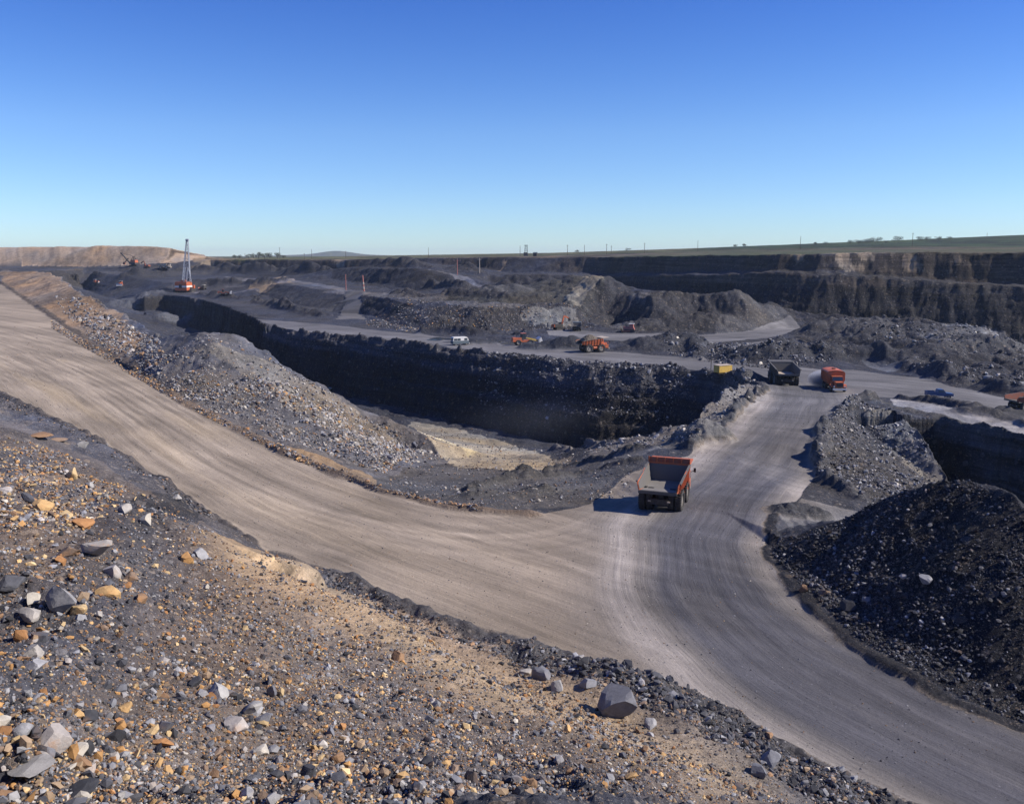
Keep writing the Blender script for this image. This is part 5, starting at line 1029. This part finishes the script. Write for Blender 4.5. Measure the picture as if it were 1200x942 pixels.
def dragline(loc, heading, label, s=1.):
    t = thing('dragline', label, 'dragline', loc, heading); t.scale = (s,)*3
    m = MB(); m.tube((0, 0, 0), (0, 0, 1.1), 5.2, 28); m.build('tub_base', PM['dark'], t)
    for sx in (-1, 1): q = MB(); q.box(sx*6.2-.8, sx*6.2+.8, -4.5, 4.5, .1, 2.4, 0, .6); q.box(sx*5.2-.6, sx*5.2+.6, -1, 1, 1.8, 3.6); q.build('walking_shoe', PM['dark'], t)
    h = MB(); h.box(-4.5, 4.5, -7, 4, 1.3, 7.6); hs = h.build('machine_house', PM['orange'], t, .12)
    b = MB(); b.box(-4.53, 4.53, -7.03, 4.03, 3.7, 5.0); b.build('white_band', PM['white'], hs)
    d = MB(); d.box(-1.4, .9, -7.06, -7.0, 3.2, 5.9); d.build('vent', PM['dark'], hs)
    r_ = MB(); r_.box(-4.1, 4.1, -6.6, 3.6, 7.6, 8.0); r_.box(-1.5, 2.2, -3, 0, 7.8, 9.2); r_.build('roof', PM['rust'], hs)
    c = MB(); c.box(3.9, 5.9, 4.0, 6.2, 2.6, 5.2); cb = c.build('operator_cab', PM['orange'], t, .05); g = MB(); g.box(4.1, 5.7, 6.16, 6.23, 3.5, 4.9); g.build('window', PM['glass'], cb)
    L = MB(); lattice(L, (-4.4, 5, 2.6), (-4.6, 20, 39), (2.6, 5, 2.6), (-3.3, 20, 39), .48, 13, 1.7); L.tube((-5.0, 20.5, 39.6), (-2.9, 20.5, 39.6), 1.0, 14); L.build('boom', PM['steelblue'], t)
    A = MB(); lattice(A, (1.2, 1, 7.4), (1.9, -1.2, 19), (5.2, 1, 7.4), (3.9, -1.2, 19), .32, 6, .8); A.bar((1.9, -1.2, 19), (2.4, -6.5, 7.5), .3); A.bar((3.9, -1.2, 19), (4.6, -6.5, 7.5), .3); A.bar((0.2, -1.2, 19), (5.0, -1.2, 19), .35); A.build('gantry', PM['steelblue'], t)
    w_ = MB()
    for x_ in (1.9, 3.6): w_.bar((x_, -1.2, 19), (-4.2, 20, 39), .12)
    w_.bar((-4.3, 20.8, 39), (-4.3, 23, 4), .12); w_.bar((-4.3, 23, 3), (0, 5, 3), .12); w_.build('rope', PM['dark'], t)
    k = MB(); k.prism([(21.5, 1.0), (24.5, 1.0), (24.5, 3.2), (22.0, 3.4)], -5.6, -3.0); k.build('bucket', PM['rust'], t)
    return t
dragline(on(216.5, 342.3), 2, 'tall lattice boomed dragline with orange house and white band on the pit edge', .97)
def rope_shovel(loc, heading, label, s):
    t = thing('rope_shovel', label, 'mining shovel', loc, heading); t.scale = (s,)*3; crawler(t, 1.2, 6.5, 4.2, 1.5)
    m = MB(); m.tube((0, 0, 1.4), (0, 0, 2.2), 2.0, 18); m.box(-3, 3, -5.5, 3, 2.2, 4.0); m.build('turntable', PM['dark'], t)
    h = MB(); h.box(-2.6, 2.6, -5.2, 1.5, 4.0, 6.6, .2, .2); hs = h.build('machine_house', PM['orange'], t, .08)
    r_ = MB(); r_.box(-2.3, 2.3, -4.8, 1.2, 6.6, 6.9); r_.build('roof', PM['redwhite'], hs)
    a = MB(); a.bar((-1.2, 1, 6.6), (-1.0, -1.5, 11), .4); a.bar((1.2, 1, 6.6), (1.0, -1.5, 11), .4); a.bar((-1, -1.5, 11), (-1, -4.5, 6.7), .35); a.bar((1, -1.5, 11), (1, -4.5, 6.7), .35); a.build('gantry', PM['dark'], t)
    b = MB(); b.hexa([(-1.2, 2.8, 3.2), (1.2, 2.8, 3.2), (1.2, 3.6, 2.6), (-1.2, 3.6, 2.6)], [(-.5, 14.6, 14.4), (.5, 14.6, 14.4), (.5, 15.1, 13.8), (-.5, 15.1, 13.8)]); b.tube((-.6, 15, 14.3), (.6, 15, 14.3), .9, 12); b.build('boom', PM['dark'], t)
    d = MB(); d.bar((0, 5.5, 9.0), (0, 11.5, 3.8), .7); d.build('dipper_arm', PM['dark'], t); k = MB(); k.box(-1.3, 1.3, 10.8, 13, 1.8, 4.4, .2, .2); k.build('dipper', PM['rust'], t)
    w_ = MB(); w_.bar((0, 15.2, 14.6), (0, 12, 4.4), .12); w_.bar((-.8, -1.5, 11), (-.4, 15, 14.6), .12); w_.bar((.8, -1.5, 11), (.4, 15, 14.6), .12); w_.build('rope', PM['dark'], t)
    return t
rope_shovel(on(156, 312), -72, 'big rope shovel with orange house and dark boom, before the overburden tip', .85)
# --- light vehicles
def minibus(loc, heading, label):
    t = thing('minibus', label, 'minibus', loc, heading)
    b = MB(); b.prism([(-2.75, .45), (2.6, .45), (2.75, 1.0), (2.6, 1.35), (-2.75, 1.35)], -1.0, 1.0); b.build('lower_body', PM['bluegrey'], t, .05)
    u = MB(); u.prism([(-2.72, 1.36), (2.58, 1.36), (2.2, 2.3), (-2.6, 2.35)], -.97, .97); ub = u.build('upper_body', PM['white'], t, .05)
    r_ = MB(); r_.prism([(-2.6, 2.34), (2.15, 2.3), (1.9, 2.5), (-2.4, 2.55)], -.9, .9); r_.build('roof', PM['white'], ub, .05)
    for sx in (-1, 1):
        for k in (0, 1, 3): g = MB(); g.box(sx*.985-.015, sx*.985+.015, -2.4+k*1.15, -1.35+k*1.15, 1.5, 2.12); g.build('window', PM['glass'], ub)
    g = MB(); g.hexa([(-.85, 2.56, 1.45), (.85, 2.56, 1.45), (.85, 2.6, 1.45), (-.85, 2.6, 1.45)], [(-.8, 2.3, 2.18), (.8, 2.3, 2.18), (.8, 2.34, 2.18), (-.8, 2.34, 2.18)]); g.build('windscreen', PM['glass'], ub)
    g = MB(); g.box(-.7, .7, -2.76, -2.7, 1.55, 2.15); g.build('rear_window', PM['glass'], ub)
    q = MB(); q.box(-1.0, 1.0, 2.7, 2.85, .4, .65); q.build('bumper', PM['white'], t)
    for sx in (-1, 1):
        l = MB(); l.tube((sx*.75, 2.68, .95), (sx*.75, 2.76, .95), .12, 10); l.build('headlight', PM['lamp'], t)
        for yy in (1.8, -1.7): wheel(t, sx*.88, yy, .36, .22, sx, False)
    return t
minibus(flat_at(539, 404.5, -27), 62, 'blue and white minibus parked on the bench above the large pit')
def pickup(loc, heading, label, tilt=0):
    t = thing('pickup_truck', label, 'pickup truck', loc, heading)
    b = MB(); b.prism([(-2.3, .5), (2.3, .5), (2.35, .95), (.9, 1.1), (-2.3, 1.05)], -.9, .9); b.build('lower_body', PM['blue'], t, .05)
    c = MB(); c.hexa([(-.88, -.5, 1.08), (.88, -.5, 1.08), (.88, 1.0, 1.08), (-.88, 1.0, 1.08)], [(-.72, -.35, 1.72), (.72, -.35, 1.72), (.72, .5, 1.72), (-.72, .5, 1.72)]); cb = c.build('cab', PM['blue'], t, .04)
    g = MB(); g.hexa([(-.78, .94, 1.12), (.78, .94, 1.12), (.78, .97, 1.12), (-.78, .97, 1.12)], [(-.66, .56, 1.64), (.66, .56, 1.64), (.66, .59, 1.64), (-.66, .59, 1.64)]); g.build('windscreen', PM['glass'], cb)
    for sx in (-1, 1): g = MB(); g.hexa([(sx*.885-.01, -.35, 1.15), (sx*.885+.01, -.35, 1.15), (sx*.885+.01, .8, 1.15), (sx*.885-.01, .8, 1.15)], [(sx*.76-.01, -.28, 1.62), (sx*.76+.01, -.28, 1.62), (sx*.76+.01, .5, 1.62), (sx*.76-.01, .5, 1.62)]); g.build('window', PM['glass'], cb)
    d = MB(); d.box(-.9, -.84, -2.3, -.55, 1.05, 1.3); d.box(.84, .9, -2.3, -.55, 1.05, 1.3); d.box(-.9, .9, -2.3, -2.24, 1.05, 1.3); d.build('load_bed', PM['blue'], t)
    q = MB(); q.box(-.9, .9, 2.33, 2.45, .42, .62); q.build('bumper', PM['white'], t)
    for sx in (-1, 1):
        l = MB(); l.tube((sx*.7, 2.3, .78), (sx*.7, 2.38, .78), .1, 10); l.build('headlight', PM['lamp'], t)
        for yy in (1.5, -1.45): wheel(t, sx*.8, yy, .36, .22, sx, False)
    return t
pickup(flat_at(1100, 466.5, -26), 98, 'blue pickup truck on the right hand road behind the dark rubble')
# --- yellow site cabin with its post
t = thing('site_cabin', 'yellow site cabin standing by the bench edge near the grey dump truck', 'site cabin', on(847, 437.5, -.05), 62)
b = MB(); b.box(-.95, .95, -1.9, 1.9, .35, 1.9, .03, .03); cb = b.build('cabin_wall', PM['yellow'], t, .04)
b = MB(); b.box(-1.0, 1.0, -1.95, 1.95, 1.9, 2.0); b.build('roof', PM['cream'], t, .02)
b = MB(); b.box(-.3, .3, 1.9, 1.94, .9, 1.45); b.build('window', PM['glass'], cb)
b = MB(); b.box(-.96, -.93, -.4, .4, .45, 1.7); b.build('door', PM['cream'], cb)
b = MB(); b.box(-.8, -.6, -2.0, 2.3, .05, .35); b.box(.6, .8, -2.0, 2.3, .05, .35); b.build('skid', PM['dark'], t)
# ------------------------------------------------------------------ posts and poles
def pole(loc, hgt, label, arm=True, paint='wood', r=.16, group='poles along the skyline', lean=0, cross=1.6, name='utility_pole', cat='pole'):
    t = thing(name, label, cat, loc, 0, group); t.rotation_euler = (0, lean, 0)
    m = MB(); m.tube((0, 0, -.5), (0, 0, hgt), r, 10, r*.7); m.build('pole_shaft', PM[paint], t)
    if arm:
        m = MB(); m.bar((-cross/2, 0, hgt-.7), (cross/2, 0, hgt-.7), .14); 
        m.build('crossarm', PM[paint], t); q = MB()
        for x_ in (-cross/2+.1, 0, cross/2-.1): q.tube((x_, 0, hgt-.63 if x_ else hgt), (x_, 0, hgt-.35 if x_ else hgt+.25), .07, 8)
        q.build('insulator', PM['white'], t)
    return t
PL = [(287,297,1000,0,'thin pole left of the tree clump on the left skyline'),(327.5,290,900,1,'tallest pole rising out of the left tree clump'),(356.5,297,850,1,'short pole between the tree clump and the lone left pole'),(365,292,850,0,'lone pole right of the tree clump on the skyline'),
      (405,294,900,0,'pole in front of the distant blue hill'),(502,290,900,0,'pole alone left of where the highwall rises'),(609.5,288,760,0,'pole left of the dark skyline tower'),(665,287,700,1,'pole with crossarm right of the skyline tower and hut'),
      (685,287,760,0,'slender pole midway between two crossarmed poles'),(711,286,700,1,'taller of the close pair of poles on the skyline'),(716.5,288,760,1,'shorter of the close pair of poles on the skyline'),(755.5,284.5,700,1,'pole with crossarm above the centre of the highwall'),
      (818,281.5,800,0,'bare pole right of centre on the skyline'),(938.5,277,700,0,'tall bare pole above the brown field'),(1070,273,700,1,'pole with crossarm among the bushes at right'),(1157,273,1060,1,'pole on the green hill at the far right')]
def top_of(u, v, d): return W((u, v, d))
for (u, v, d, arm, lb) in PL:
    tp = W((u, v, d)); zb = float(samp(H1, np.array([tp[0]]), np.array([tp[1]]))[0]); pole((tp[0], tp[1], zb), tp[2]-zb, lb, bool(arm), r=.2)
t = pole(on(426.5, 341.3), 8.2, 'thick red and white banded post leaning at the head of the ramp', False, 'redwhite', .42, 'marker posts on the upper benches', -.06, name='marker_post', cat='post')
for k in range(2): m = MB(); m.tube((0, 0, 1.2+k*2.4), (0, 0, 2.3+k*2.4), .43, 10); m.build('pale_band', PM['cream'], t)
pole(on(405.5, 340), 8.5, 'slim pinkish post left of the red and white post', False, 'redwhite', .22, 'marker posts on the upper benches', 0, name='marker_post', cat='post')
pole(on(536, 322), 9, 'pinkish post with crossarm on the ridge, left of the pale one', True, 'redwhite', .25, 'marker posts on the upper benches', 0, 4.0, name='marker_post', cat='post')
pole(on(562, 320.5), 9, 'pale straight post right of the pinkish crossarm post', True, 'cream', .28, 'marker posts on the upper benches', 0, 2.0, name='marker_post', cat='post')
pole(flat_at(833, 433.5, -27), 4.3, 'short dark post left of the yellow cabin', False, 'dark', .1, None, .02, name='post', cat='post')
# skyline tower and hut
tp = W((616.5, 298.3, 720)); zb = float(samp(H1, tp[:1], tp[1:2])[0]); t = thing('headframe_tower', 'dark framework tower with a cabin on the skyline', 'tower', (tp[0], tp[1], zb), 0)
m = MB()
for sx in (-1, 1):
    for sy in (-1, 1): m.bar((sx*1.3, sy*1.3, 0), (sx*.8, sy*.8, 8.4), .3)
for k in range(4):
    z0 = k*2.1; m.bar((-1.2, -1.2, z0), (1.1, -1.1, z0+2.1), .16); m.bar((1.2, 1.2, z0), (-1.1, 1.1, z0+2.1), .16); m.bar((-1.2, -1.2, z0+2.1), (1.2, -1.2, z0+2.1), .18)
m.build('tower_frame', PM['dark'], t); m = MB(); m.box(-2.0, 1.2, -1.6, 1.6, .2, 3.0); m.build('cabin_wall', PM['greytruck'], t); m = MB(); m.box(-1.3, 1.3, -1.3, 1.3, 8.4, 8.8); m.build('platform', PM['dark'], t)
tp = W((627.2, 299.8, 690)); zb = float(samp(H1, tp[:1], tp[1:2])[0]); t = thing('hut', 'small dark hut on the edge of the highwall right of the tower', 'hut', (tp[0], tp[1], zb), 15)
m = MB(); m.box(-1.4, 1.4, -1.1, 1.1, 0, 2.4); wl_ = m.build('wall', PM['dark'], t); m = MB(); m.prism([(-1.3, 2.4), (1.3, 2.4), (0, 3.1)], -1.6, 1.6); m.build('roof', PM['bluegrey'], t); m = MB(); m.box(.2, 1.0, -1.13, -1.1, .1, 2.0); m.build('door', PM['wood'], wl_)
# ------------------------------------------------------------------ trees and bushes on the skyline
def leaf_material():
    m = mat('foliage', (.035,.055,.022), .8, 0, .35, .4, .2); return m
M_leaf = leaf_material(); BUSHDARK = 1
def tree(u, v, d, hgt, wd, label, seed, group, name='tree', cat='tree'):
    tp = W((u, v, d)); zb = float(samp(H1, tp[:1], tp[1:2])[0]); t = thing(name, label, cat, (tp[0], tp[1], zb-.2), 0, group); rg = np.random.default_rng(seed)
    m = MB()
    if name == 'tree':
        m.tube((0, 0, 0), (0, 0, hgt*.5), .3, 8, .16)
        for k in range(5): a = rg.uniform(0, 6.28); m.tube((0, 0, hgt*(.25+.05*k)), (math.cos(a)*wd*.3, math.sin(a)*wd*.3, hgt*(.5+.06*k)), .12, 6, .04)
    else:
        for k in range(4): a = rg.uniform(0, 6.28); m.tube((0, 0, 0), (math.cos(a)*wd*.25, math.sin(a)*wd*.25, hgt*.5), .08, 6, .03)
    m.build('trunk' if name == 'tree' else 'stem', PM['wood'], t)
    n = 900; lob = rg.uniform(-1, 1, (9, 3))*np.array((wd*.33, wd*.33, hgt*.2))+np.array((0, 0, hgt*(.62 if name == 'tree' else .5)))
    c = lob[rg.integers(0, 9, n)]; dr = rg.normal(size=(n, 3)); dr /= np.linalg.norm(dr, axis=1)[:, None]; p = c+dr*rg.uniform(.5, 1, (n, 1))**.5*np.array((wd*.24, wd*.24, hgt*.2)); p[:, 2] = np.clip(p[:, 2], .1, None)
    s = rg.uniform(.12, .3, (n, 1))*max(.6, hgt/7); A = rg.normal(size=(n, 3)); A /= np.linalg.norm(A, axis=1)[:, None]; B = np.cross(A, rg.normal(size=(n, 3))); B /= np.linalg.norm(B, axis=1)[:, None]
    co = np.stack([p-A*s, p+B*s*.8, p+A*s, p-B*s*.8], 1).reshape(-1, 3); f = np.arange(n*4).reshape(n, 4)
    o = mesh_from('crown' if name == 'tree' else 'foliage', co, f, [M_leaf]); o.parent = t; return t
for k, (u, hh, ww, lb) in enumerate([(275.5,5.2,6,'leftmost low tree, apart from the clump on the left skyline'),(281,4.6,6,'low tree beside the leftmost one on the left skyline'),(291,5.5,7,'first tree at the left end of the skyline clump'),(297,6.5,8,'second tree of the skyline clump, a little taller'),
      (303,7.6,9,'broad tall tree in the middle of the skyline clump'),(310,7.4,9,'broad tree right of the middle of the skyline clump'),(316,7.0,8,'tree at the right end of the skyline clump'),(325,7.2,8,'tree under the tallest pole right of the clump'),(332,5.0,7,'low tree just right of the tallest pole')]):
    tree(u, 302.3, 1000, hh, ww, lb, 40+k, 'trees on the left skyline')
BU = [(676,3,'low bush on the skyline between two poles'),(736,3,'bush left of the pole above the highwall centre'),(862,3,'small bush at the left end of the right hedge line'),(872,3.5,'second bush of the right hedge line'),(956,3,'low bush right of the tall bare pole'),(968,3,'flat bush over the brown field'),(997,4,'bush left of the thick hedge'),
      (1006,4.5,'rounded bush in the thick hedge'),(1013,4.5,'dense bush in the middle of the thick hedge'),(1019,5,'bush right of the middle of the thick hedge'),(1026,6,'tallest rounded bush over the hedge'),(1038,3,'low gap bush between the two tall bushes'),(1053,6,'tall rounded bush left of the crossarmed pole'),(1078,4.5,'bush just right of the crossarmed pole'),(1086,4,'wide bush right of the crossarmed pole'),(1100,3.5,'low bush where the green hill begins'),(1113,3,'last low bush before the green hill')]
for k, (u, hh, lb) in enumerate(BU):
    v = float(np.interp(u, [600,700,800,900,1000,1060,1100,1150], [298.5,295.5,291.5,289,286,284,281,277.5])); d = float(np.interp(u, [600,700,800,900,1000,1200], [1800,1500,1300,1200,1100,1100])); sc_ = d/1100
    tree(u, v+.2, d*.995, hh*sc_*1.5, hh*2.4*sc_, lb, 80+k, 'bushes along the right skyline', 'bush', 'bush')
# ------------------------------------------------------------------ dust raised by the trucks
def dust(loc, sx, sy, sz, dens_, label, cl=(.75,.78,.9)):
    v, f = ico(3); rg = np.random.default_rng(3); v = v*np.array((sx, sy, sz))*(1+.12*np.sin(v[:, :1]*5+v[:, 1:2]*4))
    m = bpy.data.materials.new('dust'); m.use_nodes = True; N = NB(m); m.node_tree.nodes.remove(m.node_tree.nodes['Principled BSDF'])
    pv = N.n('VolumePrincipled'); pv.inputs['Color'].default_value = (*cl, 1); tc = N.n('TexCoord'); n1 = N.n('TexNoise', i_Scale=.9, i_Detail=3.); N.l(tc.outputs['Object'], n1.inputs[0])
    ln = N.n('VectorMath', operation='MULTIPLY'); N.l(tc.outputs['Object'], ln.inputs[0]); ln.inputs[1].default_value = (1/sx, 1/sy, 1/sz); le = N.n('VectorMath', operation='LENGTH'); N.l(ln.outputs[0], le.inputs[0])
    fall = N.math('MULTIPLY', N.math('SUBTRACT', 1., le.outputs['Value'], clamp=True), N.math('MULTIPLY_ADD', n1.outputs[0], 3., -.7, clamp=True))
    N.l(N.math('MULTIPLY', fall, dens_), pv.inputs['Density']); N.l(pv.outputs[0], m.node_tree.nodes['Material Output'].inputs['Volume'])
    o = mesh_from('dust_cloud', v, f, [m]); o.location = loc; o['kind'] = 'stuff'; o['label'] = label; o['category'] = 'dust'; return o
p = flat_at(966, 452, -25.9); dust((p[0]-.3, p[1], p[2]+1.6), 3.2, 3.0, 2.0, 3.5, 'small pale puff of dust beside the oncoming orange truck')
p = flat_at(757, 585, -25); dust((p[0], p[1]+.5, p[2]+1.0), 3.2, 3.2, 1.3, .35, 'thin dust around the rear wheels of the nearest dump truck', (.8,.72,.62))

p = W((655, 512, -44)); dust((p[0], p[1]-4, -39), 28, 9, 6, .009, 'faint dust hanging in the bottom of the large pit', (.7,.75,.85))
# ------------------------------------------------------------------ standing water on the bench
wm = bpy.data.materials.new('standing_water'); wm.use_nodes = True; b_ = wm.node_tree.nodes['Principled BSDF']; N = NB(wm); nz = N.n('TexNoise', i_Scale=2., i_Detail=3.); bb_ = N.n('Bump', i_Strength=.05); N.l(nz.outputs[0], bb_.inputs['Height']); N.l(bb_.outputs[0], b_.inputs['Normal'])
b_.inputs['Base Color'].default_value = (.03, .04, .05, 1); b_.inputs['Roughness'].default_value = .08
for (u_, v_, rx_, ry_) in ((517, 397.5, 4.5, 5), (572, 401.5, 4, 4), (600, 402.5, 3, 3)):
    p = flat_at(u_, v_, -27); a_ = np.linspace(0, 2*math.pi, 40, endpoint=False); k_ = 1+.22*np.sin(a_*3+u_)+.12*np.sin(a_*7+1); xs_ = p[0]+np.cos(a_)*rx_*k_; ys_ = p[1]+np.sin(a_)*ry_*k_
    zt = float(samp(H1, xs_, ys_).mean())+.07
    me = bpy.data.meshes.new('puddle'); me.from_pydata([(float(x_), float(y_), zt) for x_, y_ in zip(xs_, ys_)], [], [tuple(range(40))]); me.materials.append(wm); o = bpy.data.objects.new('puddle', me); col.objects.link(o); o['kind'] = 'structure'
